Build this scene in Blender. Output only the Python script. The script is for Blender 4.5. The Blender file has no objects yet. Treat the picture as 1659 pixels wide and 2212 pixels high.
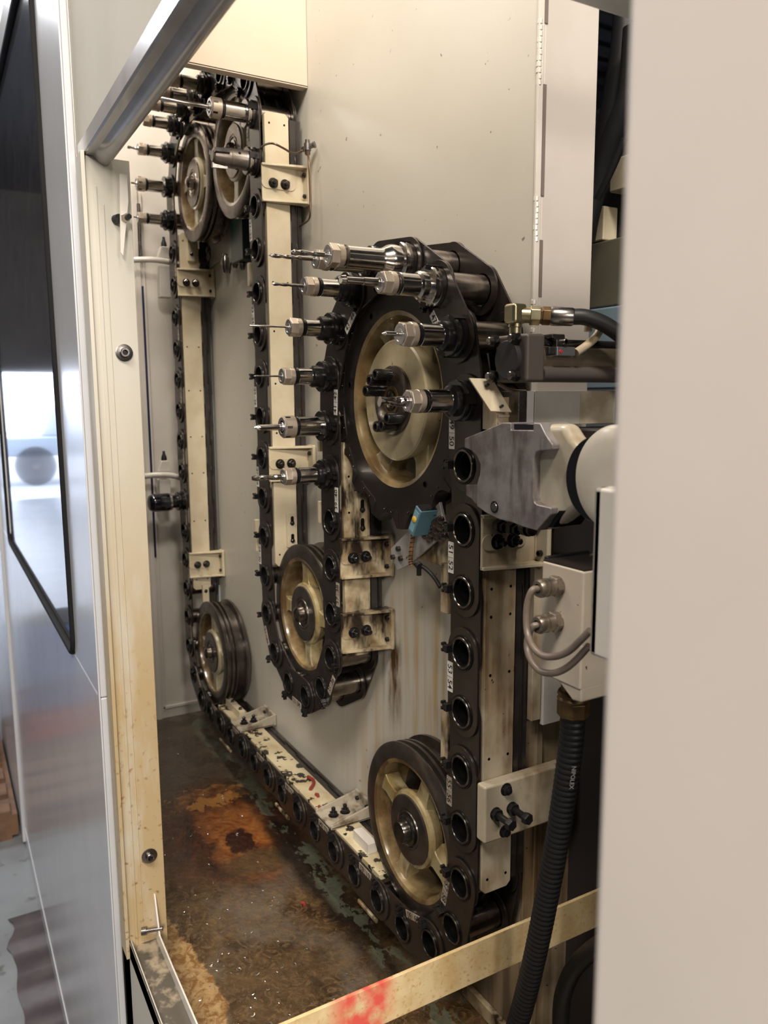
import bpy, bmesh, math, random
from mathutils import Vector, Matrix
random.seed(7)
PI = math.pi
C = bpy.context.scene.collection
H = 2.1            # the shop floor is at z = -2.1 in drawing units; everything is lifted by H

# ------------------------------------------------------------------ camera
YAW, PITCH, ROLL = 1.0513, 0.1452, -0.0053
CAMP = Vector((0.9945, -0.7085, 0.1064))
FPX = 1698.8
fw = Vector((-math.sin(YAW)*math.cos(PITCH), math.cos(YAW)*math.cos(PITCH), -math.sin(PITCH)))
r0 = Vector((math.cos(YAW), math.sin(YAW), 0)); u0 = r0.cross(fw)
rt = r0*math.cos(ROLL)+u0*math.sin(ROLL); up = -r0*math.sin(ROLL)+u0*math.cos(ROLL)
cd = bpy.data.cameras.new('camera'); cam = bpy.data.objects.new('camera', cd); C.objects.link(cam)
cd.sensor_fit = 'HORIZONTAL'; cd.sensor_width = 36; cd.lens = 36*FPX/1659
cd.clip_start = 0.02; cd.clip_end = 200
mw = Matrix((rt, up, -fw)).transposed().to_4x4(); mw.translation = CAMP+Vector((0, 0, H)); cam.matrix_world = mw
cd.dof.use_dof = True; cd.dof.focus_distance = 1.35; cd.dof.aperture_fstop = 8
bpy.context.scene.camera = cam

# ------------------------------------------------------------------ world, lamps, exposure
W = bpy.data.worlds.new('sky'); bpy.context.scene.world = W; W.use_nodes = True
bg = W.node_tree.nodes['Background']; bg.inputs[0].default_value = (0.74, 0.82, 1.0, 1); bg.inputs[1].default_value = 6.5
vs = bpy.context.scene.view_settings
vs.view_transform = 'Standard'; vs.look = 'None'; vs.gamma = 1; vs.exposure = 0.03; vs.use_curve_mapping = False
def area(name, loc, target, size, energy, col, sy=None):
    l = bpy.data.lights.new(name, 'AREA'); l.energy = energy; l.color = col; l.size = size
    if sy: l.shape = 'RECTANGLE'; l.size_y = sy
    o = bpy.data.objects.new(name, l); C.objects.link(o); o.location = Vector(loc)+Vector((0, 0, H))
    o.rotation_euler = (Vector(target)-Vector(loc)).to_track_quat('-Z', 'Y').to_euler(); return o
area('area_lamp', (-1.1, -0.65, 2.4), (-1.0, 0.05, 0.3), 0.9, 58, (1.0, 0.88, 0.74), 0.35)
area('area_lamp', (1.7, -0.65, 2.4), (0.0, 0.1, 0.2), 0.8, 105, (1.0, 0.90, 0.78), 0.4)
area('area_lamp', (2.5, -0.05, 0.78), (-0.2, 0.0, 0.1), 0.3, 15, (1.0, 0.90, 0.80), 0.3)
area('area_lamp', (1.6, -2.2, 3.2), (-0.6, 0.1, -0.3), 1.2, 140, (1.0, 0.91, 0.80), 1.0)
area('area_lamp', (4.6, -2.4, 1.9), (-1.0, 0.0, -0.1), 0.9, 225, (1.0, 0.91, 0.80), 0.9)  # added fill lamp, no known source; brightens the far left through the opening
area('area_lamp', (-6.0, -2.5, 3.4), (-6.0, -2.5, 0.0), 1.2, 260, (0.93, 0.95, 1.0), 3.0)

# ------------------------------------------------------------------ materials
MATS = {}
def newmat(name):
    m = bpy.data.materials.new(name); m.use_nodes = True
    return m, m.node_tree.nodes, m.node_tree.links, m.node_tree.nodes['Principled BSDF']
def noise(n, l, scale, detail=6, mp=None, rough=0.55, dist=0):
    t = n.new('ShaderNodeTexNoise'); t.inputs['Scale'].default_value = scale; t.inputs['Detail'].default_value = detail
    t.inputs['Roughness'].default_value = rough; t.inputs['Distortion'].default_value = dist
    if mp: l.new(mp, t.inputs['Vector'])
    return t.outputs['Fac']
def ramp(n, l, src, a, b, ca=(0, 0, 0, 1), cb=(1, 1, 1, 1)):
    r = n.new('ShaderNodeValToRGB'); r.color_ramp.elements[0].position = a; r.color_ramp.elements[1].position = b
    r.color_ramp.elements[0].color = ca; r.color_ramp.elements[1].color = cb; l.new(src, r.inputs[0]); return r.outputs[0]
def mix(n, l, fac, a, b):
    m = n.new('ShaderNodeMix'); m.data_type = 'RGBA'
    if isinstance(fac, float): m.inputs[0].default_value = fac
    else: l.new(fac, m.inputs[0])
    for i, c in ((6, a), (7, b)):
        if isinstance(c, tuple): m.inputs[i].default_value = (*c[:3], 1)
        else: l.new(c, m.inputs[i])
    return m.outputs[2]
def mul(n, l, a, b):
    m = n.new('ShaderNodeMath'); m.operation = 'MULTIPLY'
    for i, c in ((0, a), (1, b)):
        if isinstance(c, float): m.inputs[i].default_value = c
        else: l.new(c, m.inputs[i])
    return m.outputs[0]
def coords(n, l, sc=(1, 1, 1), loc=(0, 0, 0), kind='Object'):
    tc = n.new('ShaderNodeTexCoord'); mp = n.new('ShaderNodeMapping'); mp.inputs['Scale'].default_value = sc; mp.inputs['Location'].default_value = loc
    l.new(tc.outputs[kind], mp.inputs[0]); return mp.outputs[0]
def bump(n, l, p, src, strength, dist=0.001):
    b = n.new('ShaderNodeBump'); b.inputs['Strength'].default_value = strength; b.inputs['Distance'].default_value = dist
    l.new(src, b.inputs['Height']); l.new(b.outputs[0], p.inputs['Normal'])
def mask_x(n, l, axis, a, b):
    """soft 0..1 mask along one object axis between a and b"""
    tc = n.new('ShaderNodeTexCoord'); s = n.new('ShaderNodeSeparateXYZ'); l.new(tc.outputs['Object'], s.inputs[0])
    m = n.new('ShaderNodeMapRange'); m.inputs[1].default_value = a; m.inputs[2].default_value = b; l.new(s.outputs['XYZ'.index(axis)], m.inputs[0]); return m.outputs[0]

def M(name, col, rough=0.5, metal=0.0, col2=None, nscale=30, namt=(0.4, 0.65), bumps=0.0, bscale=200, rust=None, rust_amt=(0.6, 0.75),
      rust_map=(60, 60, 5), rvar=0.0, spots=None, spot_scale=60, spot_amt=(0.66, 0.7), coat=0.0, spec=None):
    if name in MATS: return MATS[name]
    m, n, l, p = newmat(name)
    mp = coords(n, l); c = (*col, 1)
    p.inputs['Roughness'].default_value = rough; p.inputs['Metallic'].default_value = metal
    p.inputs['Coat Weight'].default_value = coat; p.inputs['Coat Roughness'].default_value = 0.12
    if spec is not None: p.inputs['Specular IOR Level'].default_value = spec
    out = c
    if col2: out = mix(n, l, ramp(n, l, noise(n, l, nscale, 6, mp), *namt), col, col2)
    if rust: out = mix(n, l, ramp(n, l, noise(n, l, 1.0, 5, coords(n, l, rust_map)), *rust_amt), out, rust)
    if spots: out = mix(n, l, ramp(n, l, noise(n, l, spot_scale, 3, mp), *spot_amt), out, spots)
    if isinstance(out, tuple): p.inputs['Base Color'].default_value = (*out[:3], 1)
    else: l.new(out, p.inputs['Base Color'])
    if rvar:
        mr = n.new('ShaderNodeMapRange'); mr.inputs[3].default_value = max(0.03, rough-rvar); mr.inputs[4].default_value = rough+rvar
        l.new(noise(n, l, nscale*1.7, 4, mp), mr.inputs[0]); l.new(mr.outputs[0], p.inputs['Roughness'])
    if bumps: bump(n, l, p, noise(n, l, bscale, 3, mp), bumps, 0.0006)
    MATS[name] = m; return m

cream   = M('cream_enamel', (0.60, 0.525, 0.385), 0.33, col2=(0.52, 0.44, 0.30), nscale=14, bumps=0.1, bscale=90, rvar=0.08, spots=(0.10, 0.07, 0.04), spot_scale=130, spot_amt=(0.735, 0.76), coat=0.2)
cream_o = M('oily_cream_enamel', (0.50, 0.42, 0.28), 0.28, col2=(0.19, 0.115, 0.05), nscale=20, namt=(0.40, 0.66), rust=(0.022, 0.014, 0.009), rust_amt=(0.46, 0.60), rust_map=(32, 32, 10), bumps=0.25, bscale=90, coat=0.5)
cream_s = M('splashed_cream_enamel', (0.56, 0.49, 0.33), 0.35, col2=(0.42, 0.34, 0.20), nscale=18, spots=(0.018, 0.016, 0.014), spot_scale=38, spot_amt=(0.565, 0.59), bumps=0.2, bscale=90, coat=0.4)
def stained(name, heavy):
    m, n, l, p = newmat(name); mp = coords(n, l)
    c = mix(n, l, ramp(n, l, noise(n, l, 9, 6, mp), 0.4, 0.65), (0.50, 0.44, 0.335), (0.42, 0.35, 0.245))
    blotch = ramp(n, l, noise(n, l, 5.0, 5, coords(n, l, (1, 1, 0.6), (2.3, 0, 1.1)), 0.6), 0.56-heavy*0.26, 0.70-heavy*0.18)
    run = ramp(n, l, noise(n, l, 1.0, 7, coords(n, l, (48, 48, 2.6)), 0.62), 0.40, 0.62)
    c = mix(n, l, mul(n, l, blotch, 0.75), c, (0.30, 0.195, 0.09))
    c = mix(n, l, mul(n, l, mul(n, l, blotch, run), 0.9), c, (0.085, 0.042, 0.016))
    c = mix(n, l, ramp(n, l, noise(n, l, 70, 3, mp), 0.71, 0.735), c, (0.05, 0.03, 0.02))
    l.new(c, p.inputs['Base Color']); p.inputs['Roughness'].default_value = 0.36; p.inputs['Coat Weight'].default_value = 0.2
    bump(n, l, p, noise(n, l, 60, 3, mp), 0.15, 0.001); MATS[name] = m; return m
cream_r = stained('rust_streaked_cream_enamel', 0.25)
cream_h = stained('heavily_rusted_cream_enamel', 0.85)
paintw  = M('white_enamel', (0.62, 0.585, 0.54), 0.32, col2=(0.57, 0.535, 0.48), nscale=6, bumps=0.08, bscale=120, coat=0.2)
cast    = M('cast_cream_paint', (0.40, 0.34, 0.20), 0.28, col2=(0.24, 0.175, 0.075), nscale=14, namt=(0.38, 0.62), rust=(0.10, 0.055, 0.02), rust_amt=(0.50, 0.70), rust_map=(30, 30, 12), bumps=0.35, bscale=140, coat=0.6, rvar=0.1)
hubface = M('speckled_cast_paint', (0.42, 0.355, 0.225), 0.36, col2=(0.36, 0.295, 0.17), nscale=30, bumps=0.3, bscale=200, spots=(0.10, 0.07, 0.03), spot_scale=120, spot_amt=(0.70, 0.74), coat=0.3)
plate   = M('oiled_black_plate', (0.024, 0.020, 0.019), 0.34, 0.45, col2=(0.040, 0.030, 0.025), nscale=18, bumps=0.06, bscale=300, rvar=0.08, coat=0.25)
ringm   = M('worn_black_steel', (0.065, 0.060, 0.056), 0.22, 0.9, col2=(0.13, 0.12, 0.11), nscale=60, rvar=0.08)
bore    = M('dark_bore', (0.012, 0.011, 0.011), 0.3, 0.6)
rimm    = M('dark_rim_steel', (0.050, 0.040, 0.034), 0.30, 0.6, col2=(0.085, 0.070, 0.060), nscale=24, bumps=0.05, bscale=200, rvar=0.1, coat=0.3)
rubber  = M('black_rubber', (0.010, 0.010, 0.011), 0.48, 0, bumps=0.05, spec=0.35)
blackm  = M('black_oxide', (0.012, 0.011, 0.012), 0.26, 0.35, coat=0.3)
steel   = M('bright_steel', (0.56, 0.53, 0.50), 0.16, 1.0, col2=(0.46, 0.43, 0.40), nscale=50, rvar=0.06)
dsteel  = M('grey_steel', (0.26, 0.245, 0.235), 0.28, 1.0, col2=(0.17, 0.155, 0.145), nscale=40, rvar=0.08)
nutm    = M('satin_nickel_nut', (0.56, 0.47, 0.38), 0.34, 0.75, col2=(0.50, 0.43, 0.35), nscale=60, bumps=0.04)
nutface = M('satin_nut_face', (0.42, 0.42, 0.44), 0.30, 0.9)
sleevem = M('sleeve_steel', (0.33, 0.295, 0.265), 0.26, 1.0, col2=(0.20, 0.165, 0.14), nscale=26, rvar=0.1)
labelm  = M('number_plate_white', (0.66, 0.64, 0.60), 0.4, col2=(0.50, 0.47, 0.42), nscale=60)
labelb  = M('number_plate_soiled', (0.36, 0.31, 0.25), 0.4, col2=(0.26, 0.215, 0.165), nscale=60)
inkm    = M('black_ink', (0.015, 0.014, 0.014), 0.5)
stripm  = M('grey_purple_steel', (0.36, 0.335, 0.33), 0.42, 0.5, col2=(0.20, 0.17, 0.175), nscale=26, rust=(0.10, 0.065, 0.05), rust_amt=(0.55, 0.75), rust_map=(45, 45, 7), bumps=0.25, bscale=160, rvar=0.1)
brassm  = M('yellow_zinc_plating', (0.42, 0.37, 0.23), 0.32, 0.95, col2=(0.32, 0.29, 0.20), nscale=40)
bronze  = M('oily_brass', (0.22, 0.13, 0.045), 0.34, 0.7, col2=(0.09, 0.055, 0.025), nscale=26)
tubem   = M('cylinder_tube_metal', (0.42, 0.33, 0.23), 0.25, 0.9, col2=(0.52, 0.43, 0.31), nscale=12, rvar=0.1)
foil    = M('wrinkled_grey_wrap', (0.52, 0.50, 0.45), 0.32, 0.2, col2=(0.42, 0.395, 0.35), nscale=8, bumps=1.0, bscale=45)
blue    = M('teal_blue_plastic', (0.10, 0.20, 0.24), 0.4, col2=(0.08, 0.16, 0.20), nscale=20)
amber   = M('amber_lens', (0.65, 0.38, 0.04), 0.15)
redl    = M('red_lens', (0.45, 0.02, 0.02), 0.2)
greyc   = M('grey_cable_sheath', (0.19, 0.15, 0.12), 0.33, col2=(0.14, 0.11, 0.09), nscale=30)
redp    = M('red_plastic', (0.26, 0.030, 0.022), 0.45, col2=(0.16, 0.03, 0.02), nscale=40)
greenb  = M('dark_green_enamel', (0.012, 0.035, 0.032), 0.35)
oilgoo  = M('dark_oily_grease', (0.018, 0.010, 0.007), 0.14, 0.0, col2=(0.040, 0.024, 0.014), nscale=60, bumps=0.3, bscale=70, coat=0.8)
panelg  = M('glossy_grey_enamel', (0.46, 0.47, 0.50), 0.23, col2=(0.43, 0.44, 0.47), nscale=5, coat=0.25, spec=0.5)
headerm = M('matte_grey_enamel', (0.43, 0.415, 0.375), 0.75, spec=0.2, col2=(0.40, 0.385, 0.345), nscale=5, bumps=0.15, bscale=160)
glassd  = M('dark_tinted_glass', (0.035, 0.033, 0.038), 0.03, col2=(0.06, 0.057, 0.06), nscale=12, spec=0.9, coat=0.5)
concrete = M('shop_concrete', (0.20, 0.215, 0.23), 0.28, col2=(0.15, 0.16, 0.172), nscale=3, bumps=0.1, bscale=30, spots=(0.10, 0.10, 0.10), spot_scale=9, spot_amt=(0.62, 0.70))
matm    = M('brown_rubber_mat', (0.040, 0.030, 0.032), 0.38, col2=(0.065, 0.05, 0.05), nscale=10)
wood    = M('pallet_wood', (0.16, 0.085, 0.045), 0.6, col2=(0.09, 0.05, 0.03), nscale=12)
pinkmark = None

# cream bar with a red paint mark
m, n, l, p = newmat('cream_bar_with_red_mark'); mp = coords(n, l)
c = mix(n, l, ramp(n, l, noise(n, l, 25, 6, mp), 0.40, 0.70), (0.66, 0.52, 0.30), (0.52, 0.36, 0.16))
c = mix(n, l, ramp(n, l, noise(n, l, 160, 6, mp), 0.56, 0.70), c, (0.46, 0.30, 0.12))
a = mask_x(n, l, 'Y', -0.305, -0.270); b = mask_x(n, l, 'Y', -0.190, -0.215)
f = mul(n, l, mul(n, l, a, b), ramp(n, l, noise(n, l, 30, 5, mp), 0.30, 0.55))
c = mix(n, l, f, c, (0.66, 0.10, 0.075)); l.new(c, p.inputs['Base Color']); p.inputs['Roughness'].default_value = 0.38
barm = m

# back wall: pale enamel, rust runs low on the right
m, n, l, p = newmat('back_wall_enamel'); mp = coords(n, l)
c = mix(n, l, ramp(n, l, noise(n, l, 2.2, 5, mp), 0.35, 0.70), (0.56, 0.53, 0.465), (0.51, 0.48, 0.415))
st = ramp(n, l, noise(n, l, 1.0, 6, coords(n, l, (42, 42, 2.2))), 0.44, 0.66)
low = mask_x(n, l, 'Z', -0.12, -0.45); rgt = mask_x(n, l, 'X', -0.72, -0.30)
c = mix(n, l, mul(n, l, mul(n, l, st, low), mul(n, l, rgt, 0.85)), c, (0.42, 0.27, 0.09))
c = mix(n, l, mul(n, l, ramp(n, l, noise(n, l, 55, 3, mp), 0.715, 0.74), 0.8), c, (0.14, 0.09, 0.05))
lowest = mul(n, l, mask_x(n, l, 'Z', -0.60, -0.92), mask_x(n, l, 'X', -0.45, -0.15))
c = mix(n, l, mul(n, l, lowest, 0.85), c, mix(n, l, ramp(n, l, noise(n, l, 1.0, 6, coords(n, l, (40, 40, 3))), 0.42, 0.60), (0.20, 0.13, 0.06), (0.05, 0.026, 0.012)))
dk = ramp(n, l, noise(n, l, 1.0, 5, coords(n, l, (30, 30, 6))), 0.40, 0.56)
nearx = mul(n, l, mask_x(n, l, 'X', -0.475, -0.435), mask_x(n, l, 'X', -0.372, -0.395)); nearz = mul(n, l, mask_x(n, l, 'Z', -0.64, -0.50), mask_x(n, l, 'Z', -0.36, -0.42))
c = mix(n, l, mul(n, l, mul(n, l, nearx, nearz), dk), c, (0.07, 0.035, 0.012))
l.new(c, p.inputs['Base Color']); p.inputs['Roughness'].default_value = 0.40; bump(n, l, p, noise(n, l, 22, 3, mp), 0.15, 0.002); wallm = m

# cabinet floor: oily brown with rust orange, bare patches and wet black areas
m, n, l, p = newmat('oily_tray_floor'); mp = coords(n, l)
tc = n.new('ShaderNodeTexCoord')
def blob(cx, cy, rx, ry, soft, amt=1.0, seed=0.0, rag=1.8, ns=9):
    mpp = n.new('ShaderNodeMapping'); mpp.inputs['Location'].default_value = (-cx/rx, -cy/ry, 0); mpp.inputs['Scale'].default_value = (1/rx, 1/ry, 0)
    l.new(tc.outputs['Object'], mpp.inputs[0])
    m2 = n.new('ShaderNodeMapping'); m2.inputs['Location'].default_value = (seed, seed, 0); l.new(tc.outputs['Object'], m2.inputs[0])
    nz = noise(n, l, ns, 9, m2.outputs[0], 0.68)
    ln = n.new('ShaderNodeVectorMath'); ln.operation = 'LENGTH'; l.new(mpp.outputs[0], ln.inputs[0])
    ad = n.new('ShaderNodeMath'); ad.operation = 'ADD'; l.new(ln.outputs['Value'], ad.inputs[0])
    s_ = n.new('ShaderNodeMath'); s_.operation = 'MULTIPLY_ADD'; s_.inputs[1].default_value = rag; s_.inputs[2].default_value = -rag/2; l.new(nz, s_.inputs[0]); l.new(s_.outputs[0], ad.inputs[1])
    mr = n.new('ShaderNodeMapRange'); mr.inputs[1].default_value = 1.0+soft; mr.inputs[2].default_value = 1.0-soft; mr.inputs[4].default_value = amt; l.new(ad.outputs[0], mr.inputs[0]); return mr.outputs[0]
base = mix(n, l, ramp(n, l, noise(n, l, 9, 8, mp, 0.62, 1.2), 0.34, 0.62), (0.030, 0.016, 0.007), (0.095, 0.056, 0.025))
base = mix(n, l, mul(n, l, ramp(n, l, noise(n, l, 5, 6, coords(n, l, (1, 1, 1), (3, 1, 0)), 0.6), 0.52, 0.64), 0.7), base, (0.130, 0.105, 0.080))
base = mix(n, l, mul(n, l, ramp(n, l, noise(n, l, 32, 8, mp, 0.7, 2.5), 0.50, 0.60), 0.6), base, (0.17, 0.105, 0.048))
base = mix(n, l, ramp(n, l, noise(n, l, 75, 6, mp, 0.7, 1.5), 0.60, 0.70), base, (0.030, 0.015, 0.008))
base = mix(n, l, mul(n, l, mask_x(n, l, 'X', -1.12, -1.28), 0.9), base, mix(n, l, ramp(n, l, noise(n, l, 12, 8, mp, 0.65, 1.0), 0.35, 0.65), (0.036, 0.026, 0.019), (0.080, 0.060, 0.044)))
c = mix(n, l, blob(-0.42, -0.350, 0.215, 0.050, 0.05, 0.95, 1.0, 1.5, 14), base, mix(n, l, ramp(n, l, noise(n, l, 45, 8, mp, 0.7, 1.0), 0.42, 0.58), (0.38, 0.25, 0.115), (0.20, 0.095, 0.028)))
c = mix(n, l, blob(-1.150, -0.080, 0.045, 0.100, 0.04, 0.95, 2.0, 4.0, 24), c, mix(n, l, ramp(n, l, noise(n, l, 50, 5, mp), 0.4, 0.6), (0.34, 0.18, 0.055), (0.16, 0.065, 0.02)))
c = mix(n, l, blob(-0.92, -0.09, 0.26, 0.175, 0.30, 0.96, 7.0, 0.9, 6), c, mix(n, l, ramp(n, l, noise(n, l, 11, 8, mp, 0.6, 1.5), 0.40, 0.66), (0.022, 0.008, 0.006), (0.085, 0.026, 0.012)))
c = mix(n, l, blob(-1.105, -0.085, 0.030, 0.080, 0.04, 0.8, 4.0, 4.0, 30), c, (0.32, 0.15, 0.04))
c = mix(n, l, blob(-0.885, -0.080, 0.19, 0.085, 0.30, 0.95, 0.0, 2.2, 9), c, mix(n, l, ramp(n, l, noise(n, l, 18, 8, mp, 0.62, 1.2), 0.36, 0.62), (0.15, 0.040, 0.010), (0.32, 0.125, 0.032)))
c = mix(n, l, blob(-0.870, -0.085, 0.062, 0.036, 0.12, 0.93, 5.0, 2.4, 22), c, (0.020, 0.006, 0.006))
c = mix(n, l, blob(-0.76, -0.070, 0.055, 0.085, 0.30, 0.75, 9.0, 1.0, 9), c, (0.042, 0.038, 0.022))
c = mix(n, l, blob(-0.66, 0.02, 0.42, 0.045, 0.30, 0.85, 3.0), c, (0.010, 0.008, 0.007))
flk = mul(n, l, ramp(n, l, noise(n, l, 11, 9, coords(n, l, (1, 1.8, 1), (4, 2, 0)), 0.66), 0.515, 0.53), mul(n, l, mask_x(n, l, 'Y', 0.000, 0.022), mask_x(n, l, 'Y', 0.080, 0.062)))
c = mix(n, l, mul(n, l, flk, 0.6), c, (0.12, 0.135, 0.095))
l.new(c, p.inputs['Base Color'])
mr = n.new('ShaderNodeMapRange'); mr.inputs[1].default_value = 0.35; mr.inputs[2].default_value = 0.65; mr.inputs[3].default_value = 0.12; mr.inputs[4].default_value = 0.42
l.new(noise(n, l, 7, 6, mp), mr.inputs[0]); l.new(mr.outputs[0], p.inputs['Roughness']); p.inputs['Coat Weight'].default_value = 0.35; p.inputs['Coat Roughness'].default_value = 0.1
bump(n, l, p, noise(n, l, 85, 6, mp), 0.9, 0.003); floorm = m

# cream jamb with yellow-brown oil stains, heavier lower down
m, n, l, p = newmat('stained_jamb_enamel'); mp = coords(n, l)
st = noise(n, l, 1.0, 6, coords(n, l, (22, 22, 5)))
lowj = mask_x(n, l, 'Z', 0.15, -0.45)
c = mix(n, l, mul(n, l, ramp(n, l, st, 0.22, 0.52), mul(n, l, lowj, 0.95)), (0.46, 0.44, 0.385), (0.37, 0.275, 0.145))
c = mix(n, l, mul(n, l, ramp(n, l, noise(n, l, 70, 5, mp), 0.60, 0.70), mask_x(n, l, 'Z', -0.30, -0.75)), c, (0.22, 0.11, 0.03))
l.new(c, p.inputs['Base Color']); p.inputs['Roughness'].default_value = 0.42; bump(n, l, p, noise(n, l, 60, 3, mp), 0.1, 0.001); jambm = m

# ------------------------------------------------------------------ mesh builder
class B:
    def __init__(s): s.v = []; s.f = []; s.m = []
    def add(s, vs, fs, mi=0):
        o = len(s.v); s.v += [tuple(v) for v in vs]; s.f += [tuple(i+o for i in f) for f in fs]; s.m += [mi]*len(fs); return s
    def box(s, x0, x1, y0, y1, z0, z1, mi=0):
        vs = [(x, y, z) for x in (x0, x1) for y in (y0, y1) for z in (z0, z1)]
        return s.add(vs, [(0, 1, 3, 2), (4, 6, 7, 5), (0, 4, 5, 1), (2, 3, 7, 6), (0, 2, 6, 4), (1, 5, 7, 3)], mi)
    def obox(s, c, ax, h, mi=0):
        c = Vector(c); a = [Vector(q).normalized()*k for q, k in zip(ax, h)]
        vs = [c+a[0]*i+a[1]*j+a[2]*k for i in (-1, 1) for j in (-1, 1) for k in (-1, 1)]
        return s.add(vs, [(0, 1, 3, 2), (4, 6, 7, 5), (0, 4, 5, 1), (2, 3, 7, 6), (0, 2, 6, 4), (1, 5, 7, 3)], mi)
    def prism(s, pts, fn, t0, t1, mi=0):
        """polygon pts (u,v) extruded from t0 to t1; fn(u,v,t) gives the point"""
        n = len(pts); vs = [fn(u, v, t0) for u, v in pts]+[fn(u, v, t1) for u, v in pts]
        return s.add(vs, [tuple(range(n))[::-1], tuple(range(n, 2*n))]+[(i, (i+1) % n, (i+1) % n+n, i+n) for i in range(n)], mi)
    def lathe(s, prof, o, d=(0, -1, 0), seg=24, mi=0, cap0=True, cap1=True, up=(0, 0, 1), a0=0.0, mis=None):
        o = Vector(o); d = Vector(d).normalized(); u = Vector(up) if abs(d.dot(Vector(up))) < 0.97 else Vector((0, 1, 0)); u = (u-d*u.dot(d)).normalized(); w = d.cross(u)
        vs = []; fs = []; mm = []
        for t, r in prof:
            for k in range(seg):
                a = a0+2*PI*k/seg; vs.append(o+d*t+u*(r*math.cos(a))+w*(r*math.sin(a)))
        for i in range(len(prof)-1):
            for k in range(seg):
                a, b = i*seg+k, i*seg+(k+1) % seg; fs.append((a, b, b+seg, a+seg)); mm.append(mis[i] if mis else mi)
        if cap0: fs.append(tuple(range(seg))[::-1]); mm.append(mis[0] if mis else mi)
        if cap1: fs.append(tuple(range((len(prof)-1)*seg, len(prof)*seg))); mm.append(mis[-1] if mis else mi)
        o2 = len(s.v); s.v += [tuple(v) for v in vs]; s.f += [tuple(i+o2 for i in f) for f in fs]; s.m += mm; return s
    def tube(s, path, r, seg=10, mi=0, rf=None):
        P = [Vector(q) for q in path]; n = len(P); up = Vector((0.13, 0.21, 0.97)); vs = []
        T = [(P[min(i+1, n-1)]-P[max(i-1, 0)]).normalized() for i in range(n)]
        u = (up-T[0]*up.dot(T[0])).normalized()
        for i in range(n):
            u = (u-T[i]*u.dot(T[i])).normalized(); w = T[i].cross(u); rr = rf(i/(n-1)) if rf else r
            for k in range(seg):
                a = 2*PI*k/seg; vs.append(P[i]+u*(rr*math.cos(a))+w*(rr*math.sin(a)))
        fs = [(i*seg+k, i*seg+(k+1) % seg, (i+1)*seg+(k+1) % seg, (i+1)*seg+k) for i in range(n-1) for k in range(seg)]
        fs += [tuple(range(seg))[::-1], tuple(range((n-1)*seg, n*seg))]
        return s.add(vs, fs, mi)
    def build(s, name, mats, parent=None, bev=0, local=False, ang=0.6, seg=2):
        me = bpy.data.meshes.new(name)
        org = Vector((0, 0, 0)) if (local or parent is None) else ORG[parent.name]
        me.from_pydata([tuple(Vector(v)-org) for v in s.v], [], s.f)
        if not isinstance(mats, (list, tuple)): mats = [mats]
        for m_ in mats: me.materials.append(m_)
        me.polygons.foreach_set('material_index', s.m); me.update()
        bm = bmesh.new(); bm.from_mesh(me); bmesh.ops.recalc_face_normals(bm, faces=bm.faces); bm.to_mesh(me); bm.free()
        me.shade_smooth(); me.set_sharp_from_angle(angle=ang)
        o = bpy.data.objects.new(name, me); C.objects.link(o)
        if parent is not None: o.parent = parent
        ORG[o.name] = org if parent is not None else Vector((0, 0, 0))
        if bev:
            md = o.modifiers.new('bevel', 'BEVEL'); md.width = bev; md.segments = seg; md.limit_method = 'ANGLE'; md.angle_limit = 0.7; md.harden_normals = True
        return o
ORG = {}
def smooth(pts, k=6):
    P = [Vector(p) for p in pts]; P = [P[0]*2-P[1]]+P+[P[-1]*2-P[-2]]; out = []
    for i in range(1, len(P)-2):
        for j in range(k):
            t = j/k; a, b, c_, d = P[i-1:i+3]
            out.append(0.5*((2*b)+(c_-a)*t+(2*a-5*b+4*c_-d)*t*t+(3*b-a-3*c_+d)*t**3))
    out.append(P[-2]); return out
XZ = lambda u, v, t: (u, t, v)
def thing(name, label, cat, loc=(0, 0, 0), group=None):
    o = bpy.data.objects.new(name, None); C.objects.link(o); o.location = loc; o.empty_display_size = 0.02
    o['label'] = label; o['category'] = cat
    if group: o['group'] = group
    ORG[o.name] = Vector(loc); return o
def tag(o, label, cat, group=None):
    o['label'] = label; o['category'] = cat
    if group: o['group'] = group
    return o
def struct(o): o['kind'] = 'structure'; return o
def on(ax, c, x, y):
    """point of the plane ax = c seen at photograph pixel x, y (drawing aid, used once at build time)"""
    d = fw+rt*((x-829.5)/FPX)-up*((y-1106)/FPX); i = 'XYZ'.index(ax); return CAMP+d*((c-CAMP[i])/d[i])
def copyo(o, parent=None):
    c_ = o.copy(); C.objects.link(c_)
    if parent is not None: c_.parent = parent
    return c_
def hexbolt(b, o, d, r, h, shaft=0, mi=0, seg=6, a0=0.2):
    b.lathe([(0, r*1.25), (h*0.12, r*1.25)], o, d, 18, mi); b.lathe([(h*0.12, r), (h*0.9, r), (h, r*0.86)], o, d, seg, mi, a0=a0)
    if shaft: b.lathe([(h, r*0.5), (h+shaft*0.9, r*0.5), (h+shaft, r*0.36)], o, d, 14, mi)
    return b
def capscrew(b, o, d, r, h, mi=0, mi2=1):
    """socket head screw: cylinder with a hexagonal hollow"""
    b.lathe([(0, r), (h*0.9, r), (h, r*0.9), (h, r*0.58)], o, d, 16, mi, cap1=False)
    b.lathe([(h, r*0.58), (h*0.45, r*0.5)], o, d, 6, mi2, cap0=False)
    return b
WALL = 0.118; FLOOR = -1.05

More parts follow.
